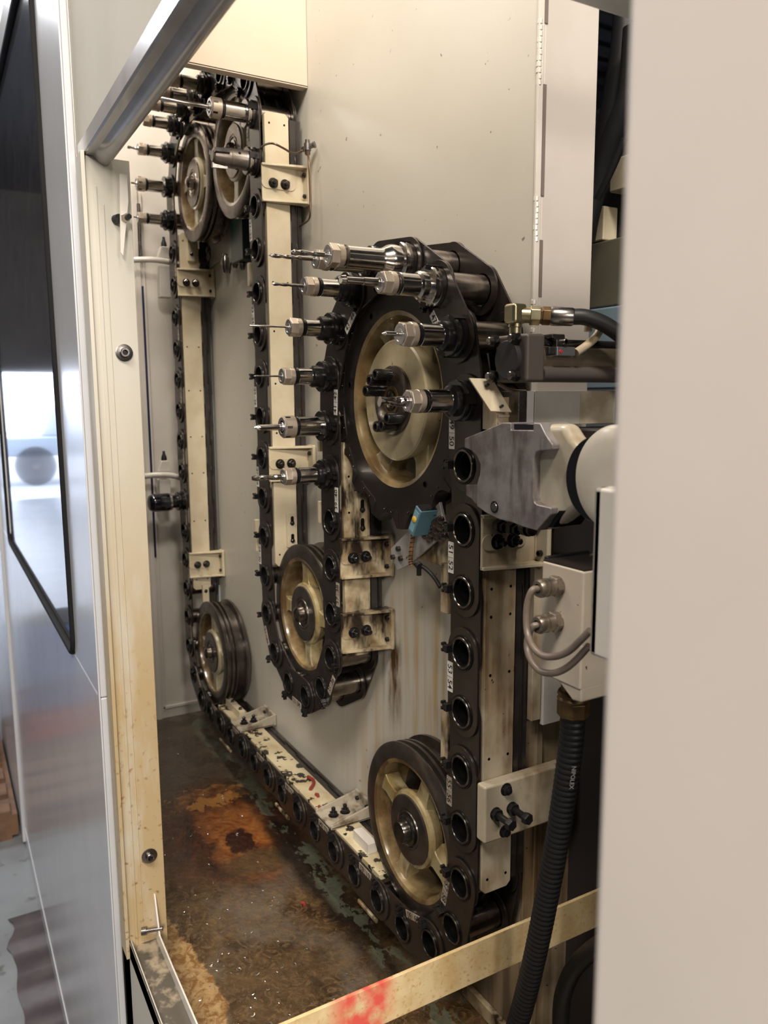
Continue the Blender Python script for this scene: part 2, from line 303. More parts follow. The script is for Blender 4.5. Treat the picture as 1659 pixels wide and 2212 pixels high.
# ------------------------------------------------------------------ setting: cabinet and shop
def sbox(name, m, *a, bev=0, parent=None): return struct(B().box(*a).build(name, m, parent, bev=bev))
wb = sbox('wall_back', wallm, -1.9, 0.02, WALL, WALL+0.012, FLOOR-0.02, 1.5)
sbox('wall_left', paintw, -1.80, -1.78, -0.44, WALL, FLOOR-0.02, 1.5)
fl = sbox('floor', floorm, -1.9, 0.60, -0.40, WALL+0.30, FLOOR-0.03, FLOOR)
sbox('trim_1', cream_o, -1.78, 0.02, WALL-0.012, WALL, FLOOR, FLOOR+0.03, bev=0.002)
# pale blue-grey strip, a lighter band put on the back wall right of the far rail
sbox('wall_strip', M('pale_blue_band', (0.42, 0.47, 0.49), 0.35), -1.675, -1.60, WALL-0.004, WALL, -0.95, 0.95)
# left wall: access door frame, seam and lower rail
b = B()
b.box(-1.78, -1.772, -0.075, -0.060, FLOOR, 0.80).box(-1.78, -1.774, -0.052, -0.046, FLOOR+0.03, 0.78).box(-1.78, -1.774, -0.052, 0.11, FLOOR+0.035, FLOOR+0.045)
struct(b.build('trim_3', paintw, bev=0.001))
sbox('trim_4', M('blue_black_seam', (0.012, 0.014, 0.06), 0.3), -1.779, -1.776, -0.061, -0.051, -0.45, 0.48)
# machine column right of the wall (side face with a welded seam at its corner)
col = B().box(-0.10, 0.02, WALL+0.012, 0.238, -H, 1.5).build('machine_column', M('column_enamel', (0.53, 0.49, 0.455), 0.34, col2=(0.49, 0.45, 0.41), nscale=6, coat=0.15), bev=0.002)
tag(col, 'tall white enamelled machine column right of the back wall, welded seam down its edge', 'column')
w = B()
for z0, z1 in ((0.94, 1.2), (0.57, 0.655), (0.345, 0.41), (0.20, 0.255)):
    z = z0
    while z < z1:
        w.lathe([(-0.006, 0.0015), (-0.003, 0.0042), (0.003, 0.0042), (0.006, 0.0015)], (0.0195, WALL+0.002+random.uniform(-.001, .001), z), (0, 0, 1), 8); z += 0.0085
w.build('weld_bead', paintw, col)
B().box(0.0175, 0.0225, WALL-0.002, WALL+0.008, -0.2, 1.5).build('corner_edge', paintw, col, bev=0.001)
B().box(0.0195, 0.0212, WALL+0.010, WALL+0.016, 0.26, 0.345).box(0.0195, 0.0212, WALL+0.010, WALL+0.016, 0.41, 0.57).box(0.0195, 0.0212, WALL+0.010, WALL+0.016, 0.655, 0.94).build('seam_gap', M('seam_gap_paint', (0.16, 0.13, 0.115), 0.6), col)  # brown-grey strips filling the open seam between the weld beads
sc_ = B().box(0.020, 0.026, 0.118, 0.236, -1.45, -0.05).box(0.022, 0.032, 0.136, 0.150, -1.45, -0.33)
sc_.build('lower_cover', cream_h, col, bev=0.0015)
# box shaped cover hanging on the wall over the top run of the chain
cv = B().box(-1.78, -0.80, -0.19, WALL-0.001, 0.822, 1.5).build('chain_top_cover', cream, bev=0.004)
tag(cv, 'large cream sheet metal cover box on the wall above the two upper idler wheels', 'cover')
cv.data.materials.clear(); cv.data.materials.append(M('smooth_cream_cover', (0.56, 0.465, 0.365), 0.42, col2=(0.53, 0.44, 0.34), nscale=6, coat=0.1))
# the cover is a skin, open below
cv.modifiers.clear(); old = cv.data
b = B().box(-0.803, -0.80, -0.19, WALL-0.001, 0.826, 1.5).box(-1.15, -0.80, -0.193, -0.19, 0.99, 1.5).box(-1.15, -0.803, -0.19, WALL-0.001, 1.05, 1.053).box(-0.825, -0.80, -0.19, WALL-0.001, 0.824, 0.828)
me2 = bpy.data.meshes.new('chain_top_cover'); me2.from_pydata(b.v, [], b.f); me2.materials.append(MATS['smooth_cream_cover']); cv.data = me2; bpy.data.meshes.remove(old)

# front wall of the enclosure
fw_ = B().box(-0.60, -0.53, -0.44, -0.36, -H, 1.6)
jm = struct(B().box(-0.60, -0.53, -0.440, -0.362, -1.9, 0.53).box(-0.575, -0.522, -0.447, -0.440, -1.02, 0.535).box(-0.535, -0.5285, -0.427, -0.421, -1.02, 0.48).box(-0.535, -0.5285, -0.412, -0.410, -1.0, 0.45).build('wall_front_jamb', jambm, bev=0.003))
struct(B().box(-0.60, 2.2, -0.44, -0.392, 0.56, 1.15).build('wall_front_header', headerm))
prof = [(-0.44, 0.560), (-0.44, 0.534), (-0.437, 0.531), (-0.424, 0.530), (-0.419, 0.524), (-0.413, 0.519), (-0.405, 0.5165), (-0.398, 0.5185), (-0.393, 0.524), (-0.392, 0.530), (-0.392, 0.560)]
struct(B().prism(prof, lambda u, v, t_: (t_, u, v), -0.60, 2.2).build('trim_5', M('header_lip_enamel', (0.40, 0.375, 0.37), 0.22, col2=(0.32, 0.295, 0.29), nscale=12, coat=0.5)))
# sill channel along the bottom of the opening
struct(B().box(-0.60, 0.735, -0.440, -0.434, -H, -0.985).build('wall_front_sill', headerm, bev=0.002))
sl = struct(B().box(-0.53, 0.735, -0.434, -0.385, -1.004, -1.000).box(-0.53, 0.735, -0.440, -0.437, -1.02, -0.985).build('trim_7', M('dirty_sill_steel', (0.10, 0.088, 0.072), 0.35, 0.3, col2=(0.36, 0.30, 0.22), nscale=26, namt=(0.50, 0.62), bumps=0.4, bscale=90)))
struct(B().prism([(-0.53, -0.90), (-0.527, -0.90), (-0.50, -0.975), (-0.40, -0.978), (0.735, -0.978), (0.735, -1.01), (-0.53, -1.01)], lambda u, v, t: (u, t, v), -0.386, -0.383).build('trim_8', paintw))
# right jamb and front wall, close to the camera
rj = struct(B().box(0.733, 2.2, -0.44, -0.385, -H, 0.53).build('wall_front_right', M('near_cream_panel', (0.52, 0.475, 0.44), 0.45, col2=(0.49, 0.445, 0.41), nscale=4, bumps=0.05), bev=0.006))
# bolts on the left jamb
def jambbolt(y, z, label):
    t = thing('socket_head_bolt', label, 'bolt', (-0.522, y, z))
    B().lathe([(0, 0.0155), (0.002, 0.0155), (0.0025, 0.014)], (-0.5285, y, z), (1, 0, 0), 24).build('washer', dsteel, t)
    b = B(); capscrew(b, (-0.526, y, z), (1, 0, 0), 0.0085, 0.009); b.build('screw_head', [dsteel, blackm], t)
jambbolt(-0.389, 0.190, 'grey socket head bolt with washer on the left jamb, upper one')
jambbolt(-0.391, -0.813, 'grey socket head bolt with washer on the left jamb, lower one on the brown stain')
# latch screw through a bent tab at the top corner of the jamb
t = thing('corner_tab', 'thin bent cream tab with black screw in the top corner of the opening', 'bracket', (-0.527, -0.40, 0.45))
B().prism([(-0.385, 0.50), (-0.372, 0.50), (-0.372, 0.455), (-0.386, 0.36), (-0.390, 0.365)], lambda u, v, t_: (t_, u, v), -0.512, -0.508).build('tab_plate', paintw, t)
b = B(); b.lathe([(0, 0.008), (0.014, 0.008)], (-0.527, -0.392, 0.425), (1, 0.3, 0), 16); b.build('screw', rubber, t)
b = B(); b.lathe([(0, 0.0075), (0.009, 0.0075)], (-0.508, -0.380, 0.425), (1, 0.2, 0), 6); b.lathe([(0.009, 0.0045), (0.02, 0.0045)], (-0.508, -0.380, 0.425), (1, 0.2, 0), 12, 1); b.build('nut', [nutm, rubber], t)
t = thing('sill_screw', 'dark steel screw through the cream jamb plate just above the sill', 'bolt', (-0.52, -0.40, -0.985))
B().lathe([(0, 0.008), (0.010, 0.008), (0.010, 0.0045), (0.042, 0.0045)], (-0.521, -0.415, -0.968), (0.45, 1, 0.1), 14).build('screw', dsteel, t)

# sliding front door panel with its window
dr = thing('front_door', 'glossy grey sliding door panel with a large dark window, left of the opening', 'door', (-1.8, -0.45, -H))
b = B()
b.box(-3.05, -0.60, -0.456, -0.4405, -H+0.02, -0.49).box(-0.915, -0.60, -0.456, -0.4405, -0.49, 1.15).box(-3.05, -2.62, -0.456, -0.4405, -0.49, 1.15).box(-2.62, -0.915, -0.456, -0.4405, 1.045, 1.15)
b.build('door_skin', panelg, dr, bev=0.004)
B().box(-0.612, -0.598, -0.4585, -0.455, -H+0.02, 1.15).build('edge_strip', panelg, dr, bev=0.001)
B().box(-2.63, -0.905, -0.4525, -0.447, -0.50, 1.05).build('window_pane', glassd, dr)
def rrect(x0, x1, z0, z1, r, n=8):
    out = []
    for cx, cz, a in ((x1-r, z0+r, -90), (x1-r, z1-r, 0), (x0+r, z1-r, 90), (x0+r, z0+r, 180)):
        for k in range(n+1): q = math.radians(a+90*k/n); out.append((cx+r*math.cos(q), cz+r*math.sin(q)))
    return out
pp = [(x, -0.4575, z) for x, z in rrect(-2.63, -0.905, -0.49, 1.045, 0.05)]
B().tube(pp+[pp[0]], 0.0085, 10).build('window_gasket', M('matte_black_gasket', (0.010, 0.010, 0.011), 0.75, spec=0.15), dr)
dp = B().box(-4.3, -3.06, -0.470, -0.4405, -H+0.02, 1.6).build('cabinet_casing', panelg, bev=0.004)
tag(dp, 'grey lacquered machine casing beyond the sliding door at the left edge', 'panel')
sk = B().prism([(-4.3, 0.0), (-0.60, 0.0), (-0.60, 0.02), (-4.3, 0.05)], lambda u, v, t_: (u, -0.456-(0.0025 if t_ else 0.0), -H+0.004+v*2.5), 0, 1).build('panel_skirt', panelg)
tag(sk, 'grey sheet metal skirt strip along the foot of the sliding door', 'panel')

# shop around the machine
def shopbox(name, m, *a): return sbox(name, m, *a)
shopf = sbox('floor_shop', concrete, -18, 8, -9, 9, -H-0.1, -H)
wallg = M('shop_wall_paint', (0.22, 0.22, 0.23), 0.7, col2=(0.18, 0.18, 0.19), nscale=1.5)
DZ = 0.62
b = B().box(-16.2, -16, -9, -4.6, -H, 4).box(-16.2, -16, -0.9, 9, -H, 4).box(-16.2, -16, -4.6, -0.9, DZ, 4)
struct(b.build('wall_far', wallg))
sbox('wall_shop_front', wallg, -16, 8, -9.2, -9, -H, 4); sbox('wall_shop_rear', wallg, -16, 8, 9, 9.2, -H, 4); sbox('wall_shop_right', wallg, 8, 8.2, -9, 9, -H, 4)
roof = sbox('ceiling', M('dark_corrugated_roof', (0.05, 0.055, 0.07), 0.5), -16, 8, -9, 9, 4, 4.1)
b = B()
for i in range(46): b.box(-7+i*0.3, -6.86+i*0.3, -0.5, 9, 3.93, 4.0)
b.build('roof_rib', M('dark_corrugated_rib', (0.07, 0.08, 0.10), 0.4, 0.4), roof)['kind'] = 'stuff'
b = B().box(-16, 8, 3.5, 3.62, 3.5, 3.9).box(-16, 8, 6.5, 6.62, 3.5, 3.9); b.build('roof_beam', blackm, roof)
yard = sbox('floor_yard', M('yard_concrete', (0.50, 0.52, 0.55), 0.7, col2=(0.42, 0.44, 0.47), nscale=1.2), -60, -18, -40, 40, -H-0.1, -H)
# truck seen only as a reflection: parked outside the bay door
tr = thing('pickup_truck', 'pale truck parked outside the bay door, reflected in the glossy door window', 'truck', (-21.0, -2.6, -H))
b = B().box(-22.6, -20.9, -6.4, -1.0, -H+0.75, -H+1.25).prism([(-4.6, 1.25), (-2.6, 1.25), (-2.9, 2.0), (-4.3, 2.05)], lambda u, v, t_: (t_, u, -H+v), -22.5, -21.0)
b.build('body', M('pale_truck_paint', (0.45, 0.52, 0.60), 0.3, coat=0.5), tr, bev=0.06)
for y in (-2.45, -5.2):
    wv = B().lathe([(0, 0.30), (0, 0.47), (0.05, 0.50), (0.22, 0.50), (0.25, 0.47)], (-21.1, y, -H+0.50), (1, 0, 0), 32).build('wheel', rubber, tr)
    r_ = B().lathe([(0.0, 0.30), (0.20, 0.28), (0.22, 0.10), (0.27, 0.08)], (-21.1, y, -H+0.50), (1, 0, 0), 24)
    r_.build('rim', dsteel, wv)
# rubber mat, pallet and crates on the shop floor
mt = B()
n_ = 26; pts = []
for i in range(n_+1):
    x = -2.47+i*(1.0/n_); zz = -H+0.006+0.007*(0.5+0.5*math.sin(i*1.55+0.6))+0.004*math.sin(i*0.7)
    pts.append((x, zz, 0.020*math.sin(i*0.9)*(1 if i < 6 else 0.3)))
vs_ = []; fs_ = []
for i, (x, zz, j) in enumerate(pts):
    for y in (-0.585+j, -0.45):
        vs_ += [(x, y, zz), (x, y, zz-0.006)]
for i in range(n_):
    a, b_ = i*4, i*4+4
    fs_ += [(a, a+2, b_+2, b_), (a+1, b_+1, b_+3, a+3), (a, b_, b_+1, a+1), (a+2, a+3, b_+3, b_+2)]
fs_ += [(0, 1, 3, 2), (n_*4, n_*4+2, n_*4+3, n_*4+1)]
mt = B().add(vs_, fs_).build('rubber_mat', matm); tag(mt, 'rippled dark brown rubber mat on the shop floor beside the door panel', 'mat')
pl = thing('wooden_pallet', 'brown wooden pallet on the shop floor at the left edge', 'pallet', (-3.9, -0.9, -H))
for i in range(7): B().box(-4.5+i*0.2, -4.36+i*0.2, -1.5, -0.51, -H+0.13, -H+0.152).build('deck_board' if i == 0 else 'deck_board', wood, pl)
for y in (-1.45, -1.0, -0.57): B().box(-4.5, -3.16, y, y+0.09, -H+0.02, -H+0.13).build('stringer', wood, pl)
for i in range(3): B().box(-4.5+i*0.6, -4.36+i*0.6, -1.5, -0.51, -H, -H+0.02).build('bottom_board', wood, pl)
cr = thing('red_crate', 'red crate standing on the wooden pallet', 'crate', (-4.2, -0.9, -H+0.152))
b = B().box(-4.5, -3.95, -1.2, -0.60, -H+0.153, -H+0.30); b.build('body', redp, cr, bev=0.01); B().box(-4.52, -3.93, -1.22, -0.58, -H+0.28, -H+0.31).build('rim', redp, cr, bev=0.006)
cr = thing('blue_drum', 'blue plastic drum standing in the red crate on the pallet', 'drum', (-4.22, -0.85, -H+0.31))
B().lathe([(0, 0.21), (0.02, 0.225), (0.20, 0.225), (0.215, 0.235), (0.23, 0.225), (0.5, 0.225), (0.52, 0.20)], (-4.22, -0.85, -H+0.311), (0, 0, 1), 32).build('body', M('blue_plastic', (0.02, 0.08, 0.30), 0.35), cr)
B().lathe([(0, 0.20), (0.02, 0.19)], (-4.22, -0.85, -H+0.831), (0, 0, 1), 24).build('lid', rubber, cr)

# ------------------------------------------------------------------ tool chain
ZT, ZM = 0.7375, -0.401
def path(ds=0.0005):
    R = 0.194; Rm = 0.192; P = []; bz = -0.709
    def line(a, b):
        n = max(1, int(math.dist(a, b)/ds))
        for i in range(n): t = i/n; P.append((a[0]+(b[0]-a[0])*t, a[1]+(b[1]-a[1])*t))
    def arc(c, r, a0, a1):
        n = int(abs(math.radians(a1-a0))*r/ds)
        for i in range(n): a = math.radians(a0+(a1-a0)*i/n); P.append((c[0]+r*math.cos(a), c[1]+r*math.sin(a)))
    line((0, 0), (0, bz)); arc((-R, bz), R, 0, -90); line((-R, bz-R), (-1.61+R, bz-R)); arc((-1.61+R, bz), R, -90, -180)
    line((-1.61, bz), (-1.61, ZT)); arc((-1.61+R, ZT), R, 180, 90); line((-1.61+R, ZT+R), (-0.865-R, ZT+R)); arc((-0.865-R, ZT), R, 90, 0)
    line((-0.865, ZT), (-0.865, ZM)); arc((-0.673, ZM), Rm, 180, 360); line((-0.481, ZM), (-0.481, 0.1)); arc((-0.2405, 0.1), 0.2405, 180, 0); line((0, 0.1), (0, 0))
    return P
def walk(P, n):
    out = [P[0]]; cur = P[0]; k = 0
    for _ in range(n):
        j = k+1
        while j < len(P) and math.dist(P[j], cur) < 0.1: j += 1
        k = j; cur = P[j]; out.append(cur)
    return out
_P = path(); PK = {50+i: p for i, p in enumerate(walk(_P, 49))}; PK.update({50-i: p for i, p in enumerate(walk([(0, 0)]+_P[::-1], 30))})
for i in range(20, 100): pass
pos = lambda i: PK[i if 20 <= i <= 99 else (i+80 if i < 20 else i-80)]

ch = thing('tool_chain', 'endless dark steel tool chain with numbered links running round the wheels', 'chain', (0, 0, 0))
RP = 0.041; RH = 0.0262
def half_plate(b, y0, y1, L, flip, mi=0, seg=28):
    """half of a stadium plate round one hole, as a ring of quads between hole and outline"""
    inn = []; out = []
    for k in range(seg+1):
        a = PI/2+PI*k/seg; inn.append((RH*math.cos(a), RH*math.sin(a))); out.append((RP*math.cos(a), RP*math.sin(a)))
    for k in range(1, seg//2+1):
        a = -PI/2+PI*k/(seg//2+1); c_, s_ = math.cos(a), math.sin(a); inn.append((RH*c_, RH*s_))
        t = min(L/2/c_ if c_ > 1e-6 else 9, RP/abs(s_) if abs(s_) > 1e-6 else 9); out.append((t*c_, t*s_))
    n = len(inn); f = (lambda p: (L-p[0], p[1])) if flip else (lambda p: p)
    corner = [(L/2, -RP), (L/2, RP)]
    vs = []
    for y in (y0, y1):
        for q in inn: u, v = f(q); vs.append((u, y, v))
        for q in out: u, v = f(q); vs.append((u, y, v))
        for q in corner: u, v = f(q); vs.append((u, y, v))
    N = 2*n+2; fs = []
    for s in (0, 1):
        for k in range(n):
            k2 = (k+1) % n; a = (s*N+k, s*N+k2, s*N+n+k2, s*N+n+k)
            p, q = out[k], out[k2]
            # insert the square corner between the flat edge and the middle line
            if abs(abs(p[1])-RP) < 1e-6 and abs(q[0]-L/2) < 1e-6 and p[0] >= -1e-9 and p[0] < L/2-1e-6: a = (s*N+k, s*N+k2, s*N+n+k2, s*N+2*n+(0 if p[1] < 0 else 1), s*N+n+k)
            elif abs(abs(q[1])-RP) < 1e-6 and abs(p[0]-L/2) < 1e-6 and q[0] < L/2-1e-6: a = (s*N+k, s*N+k2, s*N+n+k2, s*N+2*n+(0 if q[1] < 0 else 1), s*N+n+k)
            fs.append(a)
    for k in range(n):
        k2 = (k+1) % n; fs.append((k, k2, N+k2, N+k))
        p, q = out[k], out[k2]; mp_, mq_ = abs(p[0]-L/2) < 1e-6, abs(q[0]-L/2) < 1e-6
        if mp_ and mq_: continue
        if mq_ or mp_:
            cc = 2*n+(0 if (p if mq_ else q)[1] < 0 else 1)
            fs.append((n+k, cc, N+cc, N+n+k) if mq_ else (cc, n+k2, N+n+k2, N+cc))
        else: fs.append((n+k, n+k2, N+n+k2, N+n+k))
    b.add(vs, fs, mi)
def link_mesh(y0, y1):
    b = B(); half_plate(b, y0, y1, 0.1, False); half_plate(b, y0, y1, 0.1, True); return b
PT = {}
for key, y0, y1 in (('fo', 0.0040, 0.0078), ('fi', 0.0086, 0.0124), ('ri', 0.0920, 0.0958), ('ro', 0.0966, 0.1004)):
    o = link_mesh(y0, y1).build('link_plate', plate, ch, local=True, ang=0.5, bev=0.0006, seg=1); PT[key] = o
def sock_mesh():
    b = B()
    b.lathe([(-0.004, 0.0300), (-0.0078, 0.0300), (-0.0020, 0.0288), (-0.0020, 0.0268)], (0, 0, 0), (0, -1, 0), 32, 1, cap0=False, cap1=False)
    b.lathe([(-0.012, 0.0262), (-0.001, 0.0262), (0, 0.0255), (0, 0.0228), (-0.0012, 0.0220)], (0, 0, 0), (0, -1, 0), 32, 0, cap0=False, cap1=False)
    b.lathe([(-0.0012, 0.0220), (-0.010, 0.0215), (-0.0105, 0.0200), (-0.030, 0.0175), (-0.0305, 0.0182), (-0.034, 0.0182), (-0.0345, 0.0165), (-0.070, 0.0125)], (0, 0, 0), (0, -1, 0), 28, 1, cap0=False)
    return b
s0 = sock_mesh().build('tool_socket', [ringm, bore], ch, local=True)
sl0 = B().lathe([(-0.0125, 0.0240), (-0.030, 0.0243), (-0.0915, 0.0243)], (0, 0, 0), (0, -1, 0), 28, cap0=False, cap1=False).lathe([(-0.1005, 0.0300), (-0.1035, 0.0300), (-0.104, 0.02)], (0, 0, 0), (0, -1, 0), 28).build('sleeve', sleevem, s0, local=True)
b = B().box(-0.0065, 0.0065, -0.0085, 0.004, 0.0268, 0.036).box(-0.0045, 0.0045, -0.0070, 0.003, 0.036, 0.0415).box(-0.0075, -0.0025, -0.0075, 0.001, 0.0405, 0.0455).box(0.0025, 0.0075, -0.0075, 0.001, 0.0405, 0.0455)
b.lathe([(0, 0.0016), (0.0014, 0.0016)], (-0.004, -0.0085, 0.0315), (0, -1, 0), 8).lathe([(0, 0.0016), (0.0014, 0.0016)], (0.004, -0.0085, 0.0315), (0, -1, 0), 8)
lt0 = b.build('latch', blackm, s0, local=True, bev=0.0006, seg=1)
lbl0 = None
def text_mesh(s, size, sx=1.0):
    cu = bpy.data.curves.new('txt', 'FONT'); cu.body = s; cu.size = size; cu.align_x = 'CENTER'; cu.align_y = 'CENTER'; cu.extrude = 0.0; cu.resolution_u = 3; cu.offset = size*0.012
    o = bpy.data.objects.new('txt', cu); C.objects.link(o); bpy.context.view_layer.update()
    me = bpy.data.meshes.new_from_object(o.evaluated_get(bpy.context.evaluated_depsgraph_get()))
    vs = [tuple(v.co) for v in me.vertices]; fs = [tuple(p.vertices) for p in me.polygons]
    bpy.data.objects.remove(o); bpy.data.meshes.remove(me); return [(x*sx, y, z) for x, y, z in vs], fs
first = {}
for i in range(20, 100):
    a = PK[i]; c2 = PK[i+1 if i < 99 else 20]
    th = math.atan2(-(c2[1]-a[1]), c2[0]-a[0]); outer = (i % 2 == 1)
    for key in (('fo', 'ro') if outer else ('fi', 'ri')):
        o = PT[key] if key not in first else copyo(PT[key]); first[key] = 1
        o.location = (a[0], 0, a[1]); o.rotation_euler = (0, th, 0)
        if key == 'fo': lp = o
    if outer:
        n1, n2 = i % 80, (i+1) % 80 or 80
        b = B().box(0.0245, 0.0755, 0.0030, 0.0040, -0.0408, -0.0265)
        for s, x in ((str(n1), 0.0370), (str(n2), 0.0630)):
            vs_, fs_ = text_mesh(s, 0.0172, 0.95); b.add([(x+u, 0.00285, -0.0336+v) for u, v, _ in vs_], fs_, 1)
        b.box(0.0498, 0.0503, 0.00285, 0.0031, -0.0408, -0.0265, 1)
        q = b.build('number_plate', [labelm if n1 in (39, 41, 43, 45, 47, 49, 51, 53, 21, 23, 25, 27, 29) else labelb, inkm], lp, local=True)
    # socket: latch points to the right-hand side of travel, halfway between the two links
    a_ = PK[i-1 if i > 20 else 99]; t0 = math.atan2(-(a[1]-a_[1]), a[0]-a_[0]); dth = (th-t0+PI) % (2*PI)-PI
    o = s0 if i == 20 else copyo(s0); o.location = (a[0], 0, a[1]); o.rotation_euler = (0, t0+dth/2+PI, 0)
    if i > 20: copyo(sl0, o); copyo(lt0, o)

# ------------------------------------------------------------------ wheels
def ring_prism(b, c, r_in, r_out, y0, y1, mi=0, seg=72):
    """flat ring facing -Y; r_out may be a function of the angle"""
    vs = []; n = seg
    for y in (y0, y1):
        for k in range(n):
            a = 2*PI*k/n; ro = r_out(a) if callable(r_out) else r_out
            vs += [(c[0]+r_in*math.cos(a), y, c[1]+r_in*math.sin(a)), (c[0]+ro*math.cos(a), y, c[1]+ro*math.sin(a))]
    fs = []
    for k in range(n):
        k2 = (k+1) % n; a, b2, c_, d = 2*k, 2*k+1, 2*k2+1, 2*k2; o = 2*n
        fs += [(a, b2, c_, d), (a+o, d+o, c_+o, b2+o), (b2, b2+o, c_+o, c_), (a, d, d+o, a+o)]
    b.add(vs, fs, mi); return b
insidem = M('shaded_oily_cast_inside', (0.24, 0.175, 0.085), 0.25, col2=(0.085, 0.050, 0.022), nscale=16, namt=(0.40, 0.62), bumps=0.4, bscale=120, coat=0.6)  # oily brown cast, with the shade of the deep wheel openings in its colour
rim_l = M('worn_grey_rim_steel', (0.17, 0.14, 0.12), 0.28, 0.75, col2=(0.10, 0.082, 0.07), nscale=20, rvar=0.1)
def idler(c, label, rot, rm=None, oily=0, tips=False, small=1.0, spoke_m=None, cm=None):
    cm = cm or cast
    t = thing('idler_wheel', label, 'wheel', (c[0], 0.06, c[1]-0.165)); Y = lambda r: r
    b = B()
    pr = [(0.020, 0.134), (0.020, 0.160), (0.0225, 0.165), (0.0275, 0.165), (0.029, 0.152), (0.038, 0.152), (0.0395, 0.1635), (0.0455, 0.1635), (0.047, 0.150), (0.052, 0.150), (0.0535, 0.1625), (0.058, 0.1625), (0.060, 0.145), (0.083, 0.145), (0.085, 0.1645), (0.092, 0.1645), (0.098, 0.158), (0.098, 0.134)]
    b.lathe([(-y, r) for y, r in pr], (c[0], 0, c[1]), (0, -1, 0), 96, cap0=False, cap1=False); b.build('rim', rm or rimm, t)
    b = B().lathe([(-0.0205, 0.134), (-0.0225, 0.126), (-0.034, 0.1225), (-0.095, 0.1225), (-0.097, 0.134)], (c[0], 0, c[1]), (0, -1, 0), 72, cap0=False, cap1=False); b.build('inner_rim', insidem, t)
    B().lathe([(-0.088, 0.123), (-0.088, 0.060), (-0.092, 0.060), (-0.092, 0.123)], (c[0], 0, c[1]), (0, -1, 0), 48, cap0=False, cap1=False).build('shade_disc', rimm, t)  # added dark disc that makes the spoke openings look deep and shaded
    b = B().lathe([(-0.094, 0.050), (-0.034, 0.0745), (-0.026, 0.0725), (-0.024, 0.066)], (c[0], 0, c[1]), (0, -1, 0), 56, cap0=False, cap1=False); b.build('hub', cm, t)
    for k in range(4):
        a = math.radians(rot+90*k); u = (math.cos(a), 0, math.sin(a)); w_ = (-math.sin(a), 0, math.cos(a))
        b = B(); vs = []
        for r_, hw in ((0.060, 0.026), (0.080, 0.0165), (0.108, 0.0155), (0.1245, 0.022)):
            for s, y in ((-1, 0.031), (1, 0.031), (1, 0.066), (-1, 0.066)):
                hh = hw*(1 if y < 0.05 else 0.75); vs.append((c[0]+u[0]*r_+w_[0]*hh*s, y, c[1]+u[2]*r_+w_[2]*hh*s))
        fs = [(0, 1, 2, 3), (12, 15, 14, 13)]+[(j*4+q, j*4+(q+1) % 4, j*4+4+(q+1) % 4, j*4+4+q) for j in range(3) for q in range(4)]
        b.add(vs, fs).build('spoke', cm, t, bev=0.003)
    b = B().lathe([(-0.060, 0.066), (-0.022, 0.066), (-0.0205, 0.0645), (-0.0205, 0.040), (-0.022, 0.039), (-0.022, 0.036), (-0.020, 0.035), (-0.020, 0.033), (-0.0225, 0.032)], (c[0], 0, c[1]), (0, -1, 0), 56); b.build('bearing_cover', rm or rimm, t)
    b = B()
    if tips: b.lathe([(-0.024, 0.029), (-0.016, 0.029), (-0.014, 0.026), (-0.014, 0.0225), (-0.004, 0.0215), (0.0, 0.0195)], (c[0], 0, c[1]), (0, -1, 0), 32)
    else: b.lathe([(-0.024, 0.026), (-0.020, 0.026), (-0.019, 0.020), (-0.006, 0.0185), (-0.002, 0.015), (0.001, 0.006)], (c[0], 0, c[1]), (0, -1, 0), 32)
    b.build('axle_end', ringm if tips else sleevem, t)
    B().lathe([(-0.098, 0.030), (-WALL, 0.030)], (c[0], 0, c[1]), (0, -1, 0), 24).build('axle', dsteel, t)
    return t
idler((-0.194, -0.709), 'big oily idler wheel at the lower right corner of the chain', 68, tips=True)
idler((-0.673, ZM), 'idler wheel with rusty cream spokes inside the hanging middle loop', 92)
idler((-1.416, -0.709), 'far idler wheel at the lower left corner, grooved tread showing', 90, cm=M('clean_cast_paint', (0.40, 0.36, 0.25), 0.3, col2=(0.28, 0.23, 0.13), nscale=14, coat=0.4, bumps=0.2))
idler((-1.416, ZT), 'upper idler wheel, the left one of the pair, beside short tool holders', 82, rm=rim_l, cm=MATS['clean_cast_paint'])
idler((-1.059, ZT), 'upper idler wheel, the right one of the pair, partly behind the milling head', 84, rm=rim_l, cm=MATS['clean_cast_paint'])

SC = (-0.2405, 0.10)
sp = thing('sprocket_wheel', 'large toothed sprocket wheel with a cream cast centre and black socket bolts', 'wheel', (SC[0], 0.05, SC[1]-0.235))
def tooth(a):
    best = 0.2335; n = 15; step = 2*PI/n
    d = (a+step/2) % step-step/2; cc, rr = 0.2405, 0.0325
    s = cc*math.sin(abs(d))
    if s < rr:
        r_ = cc*math.cos(d)-math.sqrt(rr*rr-s*s); best = min(best, r_)
    tipc = abs(abs(d)-step/2)
    return best
b = ring_prism(B(), SC, 0.158, tooth, 0.020, 0.046, 0, 360); b.build('front_gear_ring', plate, sp, ang=0.35)
b = ring_prism(B(), SC, 0.158, 0.200, 0.072, 0.086, 0, 120); b.build('rear_gear_ring', plate, sp, ang=0.35)
def P2(r, deg): a = math.radians(deg); return SC[0]+r*math.cos(a), SC[1]+r*math.sin(a)
